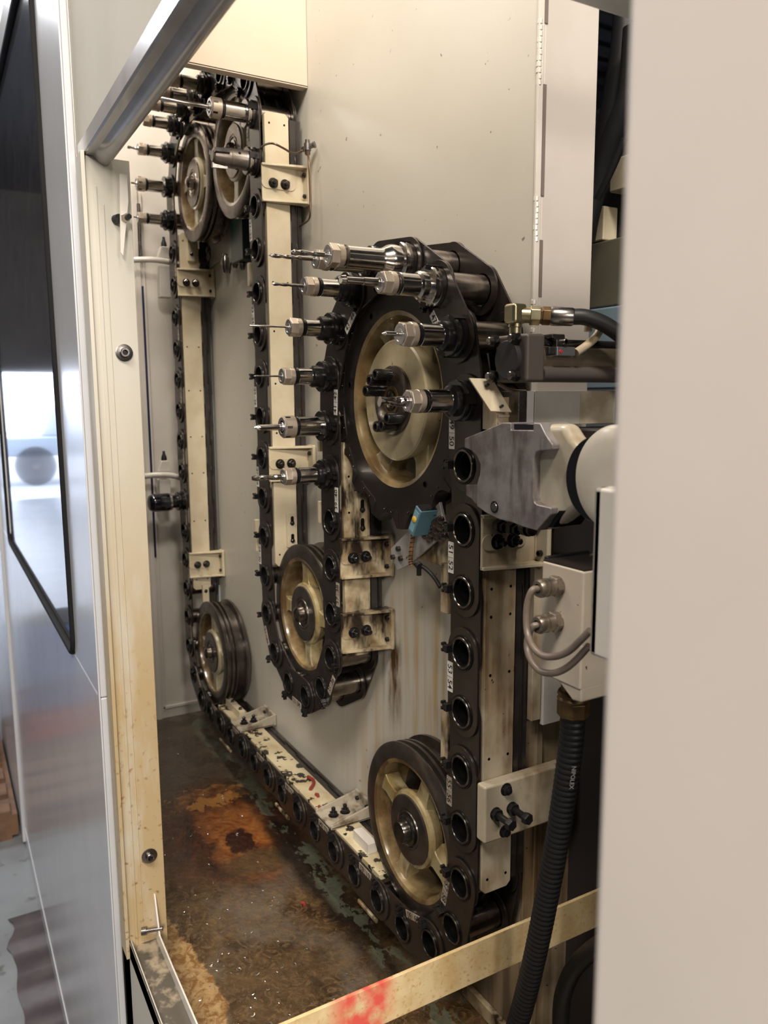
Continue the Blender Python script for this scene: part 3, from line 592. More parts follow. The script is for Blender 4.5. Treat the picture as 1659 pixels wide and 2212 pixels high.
for k in range(15):
    deg = 24*k
    b = B(); ol = []; il = []
    for j in range(13):
        d = math.radians(-11.3+22.6*j/12)*0.86; rr = 0.2405; s = rr*math.sin(d)
        rin = rr*math.cos(d)-math.sqrt(max(0.0, 0.0322**2-s*s)) if abs(s) < 0.0322 else 0.232
        r0_ = 0.1995 if j not in (0, 12) else 0.2045
        il.append((r0_, deg+math.degrees(d))); ol.append((max(min(rin, 0.2325), r0_+0.0035), deg+math.degrees(d)))
    poly = [P2(*q) for q in il]+[P2(*q) for q in ol[::-1]]
    n_ = 13; vs = [(x, y, z) for y in (0.0186, 0.021) for x, z in poly]; fs = []
    for j in range(12):
        for s in (0, 26): fs.append((s+j, s+j+1, s+25-j-1, s+25-j))
    fs += [(j, (j+1) % 26, (j+1) % 26+26, j+26) for j in range(26)]
    ins = b.add(vs, fs).build('tooth_insert', blackm if False else plate, sp, ang=0.35)
    for dd in (-3.6, 3.6):
        x, z = P2(0.2035, deg+dd); b = B(); b.lathe([(0, 0.0026), (0.0012, 0.0026), (0.0012, 0.0014), (0.0004, 0.001)], (x, 0.0187, z), (0, -1, 0), 10); b.build('insert_screw', ringm, ins)
b = B()
for d in (-54, -190, 118): x, z = P2(0.176, d); b.lathe([(0, 0.0065), (0.0006, 0.0065), (0.0008, 0.0045), (-0.002, 0.004)], (x, 0.020, z), (0, -1, 0), 16)
b.build('ring_hole', bore, sp)
B().lathe([(-0.0205, 0.1585), (-0.024, 0.150), (-0.040, 0.1455), (-0.082, 0.143), (-0.084, 0.158)], (SC[0], 0, SC[1]), (0, -1, 0), 96, cap0=False, cap1=False).build('inner_rim', M('oily_tan_cast_inside', (0.32, 0.24, 0.12), 0.26, col2=(0.14, 0.085, 0.035), nscale=11, namt=(0.38, 0.62), bumps=0.4, bscale=120, coat=0.6), sp)
for k in range(6):
    a = math.radians(-64+60*k); u = (math.cos(a), 0, math.sin(a)); w_ = (-math.sin(a), 0, math.cos(a)); vs = []
    for r_, hw, yy in ((0.085, 0.034, 0.050), (0.112, 0.023, 0.046), (0.134, 0.022, 0.040), (0.1475, 0.029, 0.038)):
        for s, y in ((-1, yy), (1, yy), (1, 0.082), (-1, 0.082)): vs.append((SC[0]+u[0]*r_+w_[0]*hw*s, y, SC[1]+u[2]*r_+w_[2]*hw*s))
    fs = [(0, 1, 2, 3), (12, 15, 14, 13)]+[(j*4+q, j*4+(q+1) % 4, j*4+4+(q+1) % 4, j*4+4+q) for j in range(3) for q in range(4)]
    B().add(vs, fs).build('spoke', cast, sp, bev=0.004)
B().lathe([(-0.084, 0.095), (-0.030, 0.1080), (-0.023, 0.1085), (-0.020, 0.1055), (-0.020, 0.030)], (SC[0], 0, SC[1]), (0, -1, 0), 96, cap0=False).build('hub_disc', hubface, sp)
B().lathe([(-0.020, 0.0625), (-0.0155, 0.0625), (-0.0145, 0.0610), (-0.0145, 0.026)], (SC[0], 0, SC[1]), (0, -1, 0), 64, cap0=False).build('hub_flange', M('oily_brown_steel', (0.10, 0.075, 0.055), 0.25, 0.7, col2=(0.04, 0.03, 0.025), nscale=30, coat=0.4), sp)
B().lathe([(-0.0145, 0.026), (-0.013, 0.0255), (-0.013, 0.020), (-0.024, 0.019)], (SC[0], 0, SC[1]), (0, -1, 0), 40, cap0=False).build('bushing', bronze, sp)
b = B(); b.lathe([(-0.030, 0.0165), (-0.012, 0.0165), (-0.011, 0.015), (-0.011, 0.006), (-0.018, 0.005)], (SC[0], 0, SC[1]), (0, -1, 0), 24); b.build('shaft_end', ringm, sp)
for d in (97, 127, 158, 263, 290, 318):
    x, z = P2(0.0465, d); b = B(); capscrew(b, (x, -0.0145+0.029, z), (0, -1, 0), 0.0102, 0.0165+0.0145); b.build('socket_bolt', [blackm, bore], sp)
B().lathe([(-0.084, 0.05), (-WALL, 0.05)], (SC[0], 0, SC[1]), (0, -1, 0), 32).build('shaft', rimm, sp)

# ------------------------------------------------------------------ guide rails
def holes(b, x, ys, zs, mi=1):
    for z in zs:
        for y in ys: b.lathe([(0, 0.0024), (0.0004, 0.0024), (0.0005, 0.0016), (-0.003, 0.0014)], (x, y, z), (1, 0, 0), 10, mi)
def vrail(x, z0, z1, label, m, zs, back=True):
    t = thing('guide_rail', label, 'rail', (x-0.008, 0.045, z0))
    b = B(); ch_ = 0.008
    b.prism([(0.0165+ch_, z0), (0.077-ch_, z0), (0.077, z0+ch_), (0.077, z1-ch_), (0.077-ch_, z1), (0.0165+ch_, z1), (0.0165, z1-ch_), (0.0165, z0+ch_)], lambda u, v, t_: (t_, u, v), x-0.014, x)
    b.build('rail_body', m, t, bev=0.0012)
    for z_ in zs:
        for y_ in (0.028, 0.066): b = B(); holes(b, x, (y_,), (z_,), 0); b.build('screw_hole', bore, t)
    if back: B().box(x-0.016, x-0.004, 0.081, 0.1075, z0+0.01, z1-0.01).build('rear_guide', M('oily_dark_guide', (0.055, 0.048, 0.045), 0.25, 0.4, col2=(0.03, 0.026, 0.024), nscale=14, coat=0.4), t)
    return t
vrail(0.042, -0.705, 0.055, 'long cream guide rail beside the near vertical run of the chain', cream_r, (-0.19, -0.235+0.0, -0.33, -0.47, -0.68))
vrail(-0.823, -0.315, 0.765, 'bright cream guide rail beside the middle vertical run of the chain', cream, (0.74, 0.58, 0.38, 0.265, 0.14, 0.02, -0.10, -0.285))
vrail(-1.568, -0.535, 0.625, 'far cream guide rail beside the leftmost vertical run of the chain', cream, (0.60, 0.27, 0.13, -0.02, -0.14, -0.30, -0.50))
vrail(-0.439, -0.440, 0.02, 'oil-stained cream guide rail below the sprocket, beside pockets 37 to 40', cream_o, (-0.055, -0.13))
t = thing('guide_rail', 'horizontal cream guide rail splashed with black oil above the bottom chain run', 'rail', (-0.83, 0.047, -0.875))
B().box(-1.345, -0.300, 0.0165, 0.077, -0.874, -0.861).build('rail_body', cream_s, t, bev=0.0015)
B().box(-1.34, -0.31, 0.081, 0.1075, -0.878, -0.866).build('rear_guide', MATS['oily_dark_guide'], t)

# ------------------------------------------------------------------ L brackets with gussets
def bracket(kind, p, label, m, big=True, g=1.0):
    """kind V: web faces +X, runs along Z. kind H: web faces +Z, runs along X. p = (origin of web, centre along the run)"""
    F = (lambda a, y, b_: (p[0]+a, y, p[1]+b_)) if kind == 'V' else (lambda a, y, b_: (p[0]-b_, y, p[1]+a))
    t = thing('rail_bracket', label, 'bracket', F(0, 0.06, 0), 'brackets holding the guide rails to the wall')
    da = (1, 0, 0) if kind == 'V' else (0, 0, 1)
    def bx(b, a0, a1, y0, y1, b0, b1, mi=0):
        q = F(a0, y0, b0); r = F(a1, y1, b1); return b.box(min(q[0], r[0]), max(q[0], r[0]), y0, y1, min(q[2], r[2]), max(q[2], r[2]), mi)
    yw = WALL-0.001
    bx(B(), 0.001, 0.007, 0.004, yw, -0.043, 0.043).build('web_plate', m, t, bev=0.002)
    bx(B(), 0.001, 0.036, yw-0.009, yw, -0.045, 0.045).build('wall_plate', m, t, bev=0.003)
    for s in (-1, 1):
        b = B(); pts = [(0.001, 0.004), (0.011*g, 0.004), (0.033, yw-0.010), (0.033, yw-0.004), (0.001, yw-0.004)]
        b.prism(pts, lambda u, v, t_: F(u, v, t_), s*0.0375, s*0.043); b.build('gusset', m, t, bev=0.0012)
    q = F(0.0070, 0.045, 0); b = B()
    pts = [(0.045+0.030*sx+0.0125*math.cos(a), 0.0125*math.sin(a)) for sx, a0 in ((1, -90), (-1, 90)) for a in [math.radians(a0+180*k/8) for k in range(9)]]
    b.prism(pts, lambda u, v, t_: F(t_, u, v), 0.0065, 0.0095); b.build('slot_washer', m, t)
    for y in (0.031, 0.061):
        b = B(); hexbolt(b, F(0.009, y, 0), da, 0.0098, 0.009, 0.011); b.build('adjusting_bolt', blackm if m is not cream else ringm, t)
    for s in (-1, 1):
        b = B(); capscrew(b, F(0.021, yw-0.009, s*0.024), (0, -1, 0), 0.0052, 0.006); b.build('wall_screw', [blackm, bore], t)
    return t
def zc(X, x, y): return on('X', X, x, y)[2]
bracket('V', (-0.823, zc(-0.82, 567, 394)), 'cream bracket with two hex bolts high on the middle rail, beside the thin lubrication pipe', cream)
bracket('V', (-0.823, zc(-0.82, 581, 1003)), 'cream bracket low on the middle rail, partly behind a tool holder', cream)
bracket('V', (-1.568, zc(-1.57, 383, 610)), 'small far cream bracket below the upper left idler wheel', cream)
bracket('V', (-1.568, zc(-1.57, 407, 1221)), 'small far cream bracket just above the lower left idler wheel', cream)
bracket('V', (-0.439, zc(-0.44, 735, 1206)), 'oil-blackened cream bracket right under the sprocket, beside the white sensor arm', cream_o)
bracket('V', (-0.439, zc(-0.44, 737, 1367)), 'oil-blackened cream bracket at the lower end of the short rail, dripping onto the wall', cream_o)
bracket('V', (0.042, zc(0.045, 1060, 1170)), 'cream bracket on the near rail, half hidden under the steel gripper block', cream_r)
q1 = (on('Z', -0.856, 524.8, 1581)[0]+on('Z', -0.856, 510, 1555)[0])/2; q2 = (on('Z', -0.856, 724.7, 1788)[0]+on('Z', -0.856, 701, 1748)[0])/2
grimy = M('grimy_bracket_paint', (0.36, 0.32, 0.25), 0.35, col2=(0.12, 0.09, 0.06), nscale=34, namt=(0.48, 0.68), bumps=0.3, bscale=90, coat=0.3)
bracket('H', (q1, -0.861), 'small grey-cream bracket on the far part of the bottom rail', grimy)
bracket('H', (q2, -0.861), 'grey-cream bracket on the bottom rail next to the big idler wheel', grimy)

# thick plate bracket at the foot of the near rail
t = thing('clamp_plate', 'thick cream plate with four black bolts across the lower near rail', 'bracket', (0.06, 0.1, -0.62))
zt, zb = on('X', 0.064, 1052, 1700)[2], on('X', 0.064, 1052, 1822)[2]
B().box(0.043, 0.066, 0.003, 0.190, zb, zt).build('plate_body', cream_r, t, bev=0.004)
def xp(x, y, X=0.066): v = on('X', X, x, y); return (X, v[1], v[2])
b = B(); hexbolt(b, xp(1093, 1705), (1, 0, 0), 0.0085, 0.007, 0.004); b.build('hex_bolt', rubber, t)
b = B(); hexbolt(b, xp(1090, 1795), (1, 0, 0), 0.0085, 0.007, 0.004); b.build('hex_bolt', rubber, t)
for px, py in ((1070, 1757), (1105, 1745)):
    q = xp(px, py); b = B(); b.lathe([(0, 0.0105), (0.0015, 0.0105)], q, (1, 0, 0), 16); b.lathe([(0.0015, 0.0100), (0.009, 0.0100)], q, (1, 0, 0), 6, a0=0.3)
    b.lathe([(0.009, 0.0058), (0.034, 0.0058)], q, (1, 0, 0), 14); b.lathe([(0.034, 0.0095), (0.042, 0.0095), (0.0435, 0.0085)], q, (1, 0, 0), 6, a0=0.1); b.build('long_bolt', rubber, t)

# slotted stop strips and blocks screwed on the rails
def strip(kind, x, y0, y1, z0, z1, label, m, slots):
    t = thing('stop_strip', label, 'strip', (x, (y0+y1)/2, z0))
    B().box(x, x+0.012, y0, y1, z0, z1).build('strip_body', m, t, bev=0.0015)
    for zz, hs in slots:
        if hs:
            pts = [(((y0+y1)/2)+0.0042*math.cos(a), zz+s*hs+0.0042*math.sin(a)) for s, a0 in ((1, 0), (-1, 180)) for a in [math.radians(a0+180*k/6) for k in range(7)]]
            B().prism(pts, lambda u, v, t_: (t_, u, v), x+0.0118, x+0.0124).build('slot', bore, t)
        b = B(); hexbolt(b, (x+0.0118, (y0+y1)/2, zz-hs*0.7), (1, 0, 0), 0.0048, 0.005, 0.002); b.build('strip_bolt', ringm, t)
    return t
zz = lambda X, y, x=610: on('X', X, x, y)[2]
strip('V', -0.823, 0.046, 0.072, zz(-.82, 1182, 620), zz(-.82, 1108, 620), 'cream slotted strip with two bolts at the foot of the middle rail', cream, ((zz(-.82, 1125, 620), 0.008), (zz(-.82, 1163, 620), 0.008)))
strip('V', -0.439, 0.040, 0.066, zz(-.44, 1158, 775), zz(-.44, 1060, 775), 'oil-stained slotted strip on the short rail behind the gear teeth', cream_o, ((zz(-.44, 1092, 775), 0.010), (zz(-.44, 1132, 775), 0.010)))
strip('V', -1.568, 0.044, 0.066, zz(-1.57, 1305, 433), zz(-1.57, 1262, 433), 'small cream strip with one bolt just above the lower left idler', cream, ((zz(-1.57, 1276, 433), 0),))
strip('V', -1.568, 0.040, 0.062, zz(-1.57, 565, 405), zz(-1.57, 515, 405), 'small cream strip with one bolt just under the upper left idler', cream, ((zz(-1.57, 550, 405), 0),))
t = thing('stop_block', 'small cream block with two screws standing on the far end of the bottom rail', 'block', (-1.24, 0.047, -0.861))
xa, xb = on('Z', -0.85, 506, 1545)[0], on('Z', -0.85, 492, 1510)[0]
B().box(-1.33, -1.20, 0.037, 0.056, -0.861, -0.838).build('block_body', cream, t, bev=0.001)
b = B(); hexbolt(b, (-1.22, 0.047, -0.838), (0, 0, 1), 0.005, 0.006); hexbolt(b, (-1.29, 0.047, -0.838), (0, 0, 1), 0.005, 0.006); b.build('block_screw', dsteel, t)
t = thing('stop_block', 'small white block on the bottom rail tucked against the big idler wheel', 'block', (-0.42, 0.047, -0.861))
B().box(-0.445, -0.375, 0.032, 0.054, -0.861, -0.838).build('block_body', paintw, t, bev=0.001)
# little cream side guides on the inner side of the chain
def guide(px, py0, py1, w_, label, m, Y=0.030):
    a = on('Y', Y, px, py0); c_ = on('Y', Y, px, py1); x = (a[0]+c_[0])/2
    o = B().box(x, x+w_, Y, Y+0.012, c_[2], a[2]).build('side_guide', m, bev=0.002); return tag(o, label, 'guide')
guide(951, 1215, 1322, 0.020, 'upright stained cream guide strip left of pocket 52', cream_o)
guide(951, 1515, 1655, 0.020, 'upright stained cream guide strip left of pocket 54, above the big idler', cream_o)
guide(686, 1082, 1130, 0.012, 'short cream guide strip left of pocket 39', cream)
guide(685, 950, 975, 0.012, 'small cream guide tip left of tool holder 40', cream)
guide(549, 1122, 1190, 0.014, 'short cream guide strip left of the middle chain run near pocket 29', cream)
guide(534, 568, 620, 0.014, 'short cream guide strip left of the middle chain run, under the green box', cream)
guide(389, 1213, 1258, 0.016, 'thin cream guide strip left of the far chain run', cream)
for (x0, y0, x1, y1), lab in (((590, 1722, 618, 1752), 'thin cream guide edge under the bottom chain run, far one'), ((768, 1932, 808, 1992), 'thin cream guide edge under the bottom chain run, near one'), ((470, 1595, 494, 1618), 'thin cream guide edge under the bottom chain run, farthest left')):
    a = on('Y', 0.0, x0, y0); c_ = on('Y', 0.0, x1, y1); z = -0.955
    tag(B().box(a[0], c_[0], 0.004, 0.010, z-0.007, z+0.001).build('lower_guide', cream_o, bev=0.0015), lab, 'guide')

# ------------------------------------------------------------------ tool holders
def bit(b, o, length, r, kind):
    """cutting tool along -Y starting at o"""
    n = 40; seg = 16; vs = []; o = Vector(o)
    if kind == 'rod': b.lathe([(0, r), (length*0.97, r), (length, r*0.6)], o, (0, -1, 0), 14); return b
    if kind == 'spade':
        b.lathe([(0, r), (length*0.80, r), (length*0.84, r*0.95), (length, r*0.15)], o, (0, -1, 0), 12); return b
    if kind == 'insert':
        b.lathe([(0, r*1.25), (length*0.45, r*1.1), (length*0.46, r*0.95), (length*0.86, r*0.9), (length*0.9, r*1.3), (length, r*1.1)], o, (0, -1, 0), 16)
        b.obox(o+Vector((0.002, -length*0.97, 0.003)), ((1, 0, 0), (0, 1, 0), (0, 0, 1)), (0.004, 0.005, 0.0012)); return b
    smooth_l = {'drill': 0.35, 'mill': 0.25, 'point': 0.75}[kind]; lobes = 2; dep = {'drill': 0.30, 'mill': 0.34, 'point': 0.3}[kind]
    for i in range(n+1):
        t = i/n; tw = 0 if t < smooth_l else (t-smooth_l)*length/r*0.55; d = dep*min(1, max(0, (t-smooth_l)*12))
        rr = r*(1 if (kind == 'mill' or t < 0.93) else max(0.12, (1-t)/0.07))
        if kind == 'point': rr = r*(1 if t < 0.86 else max(0.1, (1-t)/0.14))
        for k in range(seg):
            a = 2*PI*k/seg; q = rr*(1-d*(0.5+0.5*math.cos(lobes*(a-tw)))**1.5); vs.append((o[0]+q*math.cos(a), o[1]-t*length, o[2]+q*math.sin(a)))
    fs = [(i*seg+k, i*seg+(k+1) % seg, (i+1)*seg+(k+1) % seg, (i+1)*seg+k) for i in range(n) for k in range(seg)]+[tuple(range(n*seg, n*seg+seg))]
    b.add(vs, fs); return b
def holder(num, label, flange='dark', kind='A', bitk=('drill', 0.06, 0.003), nut='hex', nose=0.100, shr=0.0165, collar=(0.0235, 0.030), nr=0.0175, spin=0.0):
    x, z = pos(num); t = thing('tool_holder', label, 'tool holder', (x, -0.01, z-0.0315), 'tool holders hanging in the chain')
    fm = steel if flange == 'silver' else (dsteel if flange == 'steel' else blackm)
    o = (x, 0, z); L = lambda pr, m_, nm, seg=36, **k: B().lathe(pr, o, (0, -1, 0), seg, **k).build(nm, m_, t)
    ln = lambda pr: [(-y, r) for y, r in pr]
    # flange with V groove; the bright groove walls are their own faces
    fl_ = B().lathe([(-0.0030, 0.0250), (-0.0030, 0.0308), (0.0040, 0.0315), (0.0062, 0.0275), (0.0088, 0.0275), (0.0110, 0.0315), (0.0150, 0.0315), (0.0165, 0.0300), (0.0165, 0.0200)], o, (0, -1, 0), 44,
                   mis=[0, 0, 0, 1, 1, 1, 0, 0, 0], cap1=False)
    fl_.build('flange', [fm, steel if flange != 'dark' else ringm], t)
    for s in (0, PI):
        a = spin+s; u = Vector((math.cos(a), 0, math.sin(a))); w_ = Vector((-math.sin(a), 0, math.cos(a)))
        b = B(); b.obox(Vector(o)+u*0.0285+Vector((0, -0.0062, 0)), (u, (0, 1, 0), w_), (0.0038, 0.0106, 0.0078)); b.build('drive_slot', bore, t)
    if kind == 'A':
        c0, c1 = collar
        L([(0.015, c0), (c1-0.006, c0), (c1-0.003, c0*0.97), (c1, shr+0.001)], fm, 'collar')
        L([(c1-0.001, shr), (nose-0.034, shr), (nose-0.033, shr-0.001)], steel, 'shank')
    elif kind == 'B':
        L([(0.014, shr), (nose-0.034, shr), (nose-0.033, shr-0.001)], steel, 'shank')
    elif kind == 'long':
        L([(0.015, 0.0262), (0.030, 0.0262), (0.036, 0.0250), (0.046, 0.0195), (0.052, shr), (nose-0.030, shr), (nose-0.029, shr-0.001)], steel, 'shank')
    if kind == 'head':
        L([(0.016, 0.0235), (0.020, 0.0222), (0.055, 0.0222), (0.057, 0.0205)], M('brushed_brown_grey_steel', (0.30, 0.265, 0.235), 0.35, 0.85, col2=(0.22, 0.19, 0.17), nscale=30), 'head_body')
        b = B(); b.lathe([(0.055, 0.0215), (0.070, 0.0210), (0.094, 0.0170), (0.098, 0.0120)], o, (0, -1, 0), 28); b.build('milling_head', MATS['brushed_brown_grey_steel'], t)
        for s in (0.4, 2.5, 4.6):
            u = Vector((math.cos(s), 0, math.sin(s))); b = B(); b.obox(Vector(o)+u*0.0195+Vector((0, -0.080, 0)), (u, (0.15, 1, 0), (-u[2], 0, u[0])), (0.0055, 0.017, 0.005)); b.build('insert_seat', dsteel, t)
            b = B(); b.lathe([(0, 0.0035), (0.0012, 0.003)], Vector(o)+u*0.0222+Vector((0, -0.038, 0)), u, 12); b.build('side_screw', bore, t)
        return t
    if kind == 'keyless':
        L([(0.016, 0.0215), (0.030, 0.0215), (0.034, 0.024), (0.0355, 0.024)], blackm, 'collar'); L([(0.0355, 0.0285), (0.042, 0.0285)], steel, 'silver_ring')
        L([(0.042, 0.0290), (0.044, 0.0300), (0.092, 0.0300), (0.099, 0.0285), (0.108, 0.0225), (0.112, 0.0100)], M('gloss_black_chuck', (0.006, 0.006, 0.012), 0.12, 0.3, coat=0.6), 'chuck_body'); return t
    # neck, nut, face, bit
    if nut == 'hex':
        L([(nose-0.034, shr-0.001), (nose-0.0315, shr+0.0003), (nose-0.029, shr+0.0003), (nose-0.0275, shr-0.0025), (nose-0.025, shr-0.0025)], blackm if flange == 'dark' else dsteel, 'neck_ring')
        b = B(); b.lathe([(nose-0.0255, nr-0.0012), (nose-0.0245, nr), (nose-0.016, nr), (nose-0.015, nr-0.0008)], o, (0, -1, 0), 36)
        b.lathe([(nose-0.016, nr*1.03), (nose-0.0025, nr*1.03), (nose-0.0005, nr*0.86)], o, (0, -1, 0), 6, a0=spin+0.25); b.build('collet_nut', nutm, t, bev=0.0007, seg=2)
    else:
        L([(nose-0.034, shr-0.001), (nose-0.031, shr+0.0006), (nose-0.028, shr+0.0006), (nose-0.0265, shr-0.001)], blackm, 'neck_ring')
        nb = B().lathe([(nose-0.0265, nr-0.0015), (nose-0.0250, nr), (nose-0.004, nr), (nose-0.001, nr*0.86)], o, (0, -1, 0), 44).build('collet_nut', nutm, t)
        for k in range(6):
            a = spin+k*PI/3; u = Vector((math.cos(a), 0, math.sin(a))); b = B()
            b.obox(Vector(o)+u*(nr-0.0002)+Vector((0, -(nose-0.0095), 0)), (u, (0, 1, 0), (-u[2], 0, u[0])), (0.0006, 0.0055, 0.0024)); b.build('wrench_slot', bore if k % 2 else dsteel, nb, bev=0.0003, seg=1)
    L([(nose-0.002, nr*0.84), (nose+0.0001, nr*0.84), (nose+0.0002, nr*0.60), (nose-0.001, nr*0.55), (nose-0.001, nr*0.42), (nose, nr*0.40)], nutface, 'collet_face')
    if bitk:
        b = B(); bit(b, (x, -nose+0.003, z), bitk[1]+0.003, bitk[2], bitk[0]); b.build('cutting_tool', steel if len(bitk) < 4 else bitk[3], t)
    return t
holder(49, 'tool holder beside the small slanted plate, dark flange, stubby fluted end mill', bitk=('mill', 0.046, 0.0078), shr=0.0170, collar=(0.0240, 0.028), spin=0.1)
holder(48, 'tool holder on the right of the sprocket, dark flange, short pointed thin cutter', bitk=('spade', 0.030, 0.0035), shr=0.0172, collar=(0.0235, 0.030), nr=0.0185, spin=1.1)
holder(47, 'all-silver tool holder at the upper right of the sprocket with an indexable insert cutter', flange='silver', bitk=('insert', 0.066, 0.0055), shr=0.0175, collar=(0.0225, 0.034), nr=0.0180, spin=1.3)
holder(46, 'longest silver tool holder, atop the sprocket, flared body and thin drill', flange='silver', kind='long', nose=0.145, shr=0.0180, nr=0.0185, bitk=('drill', 0.062, 0.0040), spin=1.6)
holder(45, 'tool holder mostly hidden behind the longest silver one, only nut and drill showing', bitk=('drill', 0.085, 0.0038), nose=0.120, spin=2.2)
holder(44, 'tool holder at the upper left of the sprocket with a stepped dark drill', bitk=('drill', 0.062, 0.0032, dsteel), collar=(0.0235, 0.034), spin=2.4)
holder(43, 'tool holder left of the sprocket, upper side, with a long thin plain rod', bitk=('rod', 0.078, 0.0021), collar=(0.0235, 0.038), spin=2.7)
holder(42, 'tool holder left of the sprocket, middle, with a very thin dark drill', bitk=('drill', 0.058, 0.0019, dsteel), collar=(0.0220, 0.038), spin=0.0)
holder(41, 'tool holder left of the sprocket with a big round slotted nut and spade tip', flange='dark', kind='B', nut='round', nose=0.100, shr=0.0200, nr=0.0225, bitk=('spade', 0.058, 0.0062), spin=0.0)
holder(40, 'lowest tool holder on the left of the sprocket, with a long fluted end mill', bitk=('mill', 0.064, 0.0060), collar=(0.0235, 0.030), spin=0.0)
holder(19, 'topmost tool holder of the middle chain run, round nut and very long rod', flange='steel', kind='B', nut='round', shr=0.0205, nr=0.0225, bitk=('rod', 0.130, 0.0045), spin=0.3)
holder(20, 'grey-brown milling head with inserts, right below the holder with the very long rod', flange='steel', kind='head', spin=0.2)
holder(9, 'lowest of the cluster of tool holders at the upper left', bitk=('rod', 0.012, 0.0022), spin=0.0)
holder(10, 'upper left tool holder with a round nut, second from the bottom of the cluster', kind='B', nut='round', shr=0.0190, nr=0.0215, bitk=('rod', 0.016, 0.0030), spin=0.0)
holder(11, 'upper left tool holder with a short fluted cutter, third from the bottom of the cluster', bitk=('mill', 0.030, 0.0045), spin=0.4)
holder(12, 'upper left tool holder with hex nut, fourth from the bottom of the cluster', bitk=('rod', 0.020, 0.0025), spin=0.8)
holder(13, 'upper left tool holder just under the long rod, half hidden by it', bitk=('drill', 0.040, 0.0030), spin=1.2)
holder(14, 'upper left tool holder above the long rod, grey collar', flange='steel', bitk=('drill', 0.040, 0.0030), spin=1.4)
holder(15, 'topmost tool holder of the upper left cluster, against the cover box', bitk=('drill', 0.040, 0.0030), spin=1.4)
holder(80, 'gloss black keyless drill chuck with silver ring in the far chain run', kind='keyless', spin=0.0)

# ------------------------------------------------------------------ sensor arm under the sprocket
t = thing('mounting_bracket', 'pale steel bracket arm with screws under the sprocket, greasy at its upper end', 'bracket', (-0.24, 0.04, -0.19))
Yp = 0.030
def yp(px, Y=Yp): return [tuple(on('Y', Y, x, y)[i] for i in (0, 2)) for x, y in px]
armm = M('pale_bare_steel', (0.40, 0.39, 0.39), 0.4, 0.35, col2=(0.30, 0.27, 0.24), nscale=30, spots=(0.10, 0.06, 0.03), spot_scale=50, spot_amt=(0.64, 0.70))
B().prism(yp([(844, 1185), (846, 1205), (858, 1232), (872, 1226), (886, 1219), (945, 1166), (948, 1152), (925, 1130), (890, 1138)]), XZ, Yp, Yp+0.005).build('arm_plate', armm, t, bev=0.001)
B().prism(yp([(932, 1107), (953, 1084), (966, 1142), (950, 1158), (930, 1160), (926, 1130)]), XZ, Yp-0.004, Yp+0.002).build('arm_tip', armm, t, bev=0.001)
for x, y in ((863, 1185), (851, 1203), (868, 1206)):
    q = on('Y', Yp, x, y); b = B(); b.lathe([(0, 0.0048), (0.006, 0.0048), (0.0065, 0.004)], (q[0], Yp, q[2]), (0, -1, 0), 12); b.build('arm_screw', ringm, t)
b = B(); rng = random.Random(3)
for k in range(26):
    q = on('Y', Yp-0.006, 936+rng.uniform(-20, 20), 1143+rng.uniform(-24, 20)); b.lathe([(-0.008, 0.003), (-0.004, 0.0072), (0, 0.0085), (0.003, 0.0062), (0.0055, 0.001)], (q[0], Yp-0.004+rng.uniform(-.003, .002), q[2]), (0, -1, 0), 9)
b.build('grease_lump', oilgoo, t)
sn = thing('photo_sensor', 'small teal blue box sensor with amber lens on the pale arm', 'sensor', (-0.15, 0.02, -0.13))
# box standing tilted on the arm: long axis up and right
c0 = on('Y', 0.010, 914, 1124); ax = Vector((0.50, 0, 0.87)); ay = Vector((0, 1, 0)); az = ax.cross(ay)
b = B(); b.obox(c0, (ax, ay, az), (0.0265, 0.018, 0.0095)); b.build('sensor_body', blue, sn, bev=0.0012)
b = B(); b.obox(c0+ax*0.0267, (ax, ay, az), (0.0005, 0.0155, 0.0075)); b.build('window_end', blackm, sn)
b = B(); b.obox(c0+Vector((0, -0.0182, 0)), (ax, ay, az), (0.020, 0.0005, 0.0065)); b.build('front_label', M('pale_teal_plastic', (0.16, 0.31, 0.38), 0.4), sn)
b = B(); b.lathe([(0, 0.0058), (0.0015, 0.0058), (0.003, 0.0035)], c0+Vector((0, -0.0185, 0))+ax*0.004, (0, -1, 0), 16); b.build('lens', amber, sn)
pts = [on('Y', 0.020, x, y) for x, y in ((893, 1147), (892, 1160), (889, 1185), (887, 1208), (889, 1222))]
cb = B().tube(smooth(pts), 0.0038, 10).build('sensor_cable', M('orange_brown_cable', (0.25, 0.13, 0.045), 0.4, col2=(0.12, 0.06, 0.03), nscale=60), None); tag(cb, 'orange-brown spiral wrapped cable hanging from the teal sensor', 'cable')
w = B(); P = smooth(pts, 8)
for i in range(0, len(P)-1, 3): w.lathe([(-0.0008, 0.0044), (0.0008, 0.0044)], P[i], (0.35, 0, -1), 10)
w.build('spiral_wrap', oilgoo, cb)
pts = [on('Y', 0.028, x, y) for x, y in ((897, 1219), (906, 1222), (916, 1226), (930, 1238), (941, 1252), (951, 1268))]
cb = B().tube(smooth(pts), 0.0036, 10).build('black_cable', rubber, None); tag(cb, 'short black cable running from the cable tie to behind pocket 52', 'cable')
w = B(); q = on('Y', 0.024, 905, 1222); w.lathe([(-0.004, 0.0065), (0.004, 0.0065)], q, (1, 0, -0.3), 10); w.obox(q+Vector((0.0, 0, -0.010)), ((1, 0, 0.1), (0, 1, 0), (0, 0, 1)), (0.0035, 0.003, 0.008)); w.build('cable_tie', rubber, cb)
# oily cross arm carrying the sensor arm
o = B().box(-0.205, -0.035, 0.045, 0.060, -0.187, -0.132).build('sensor_cross_arm', cream_o, bev=0.003); tag(o, 'dark oily cross arm behind the pale sensor arm, left of pocket 51', 'arm')

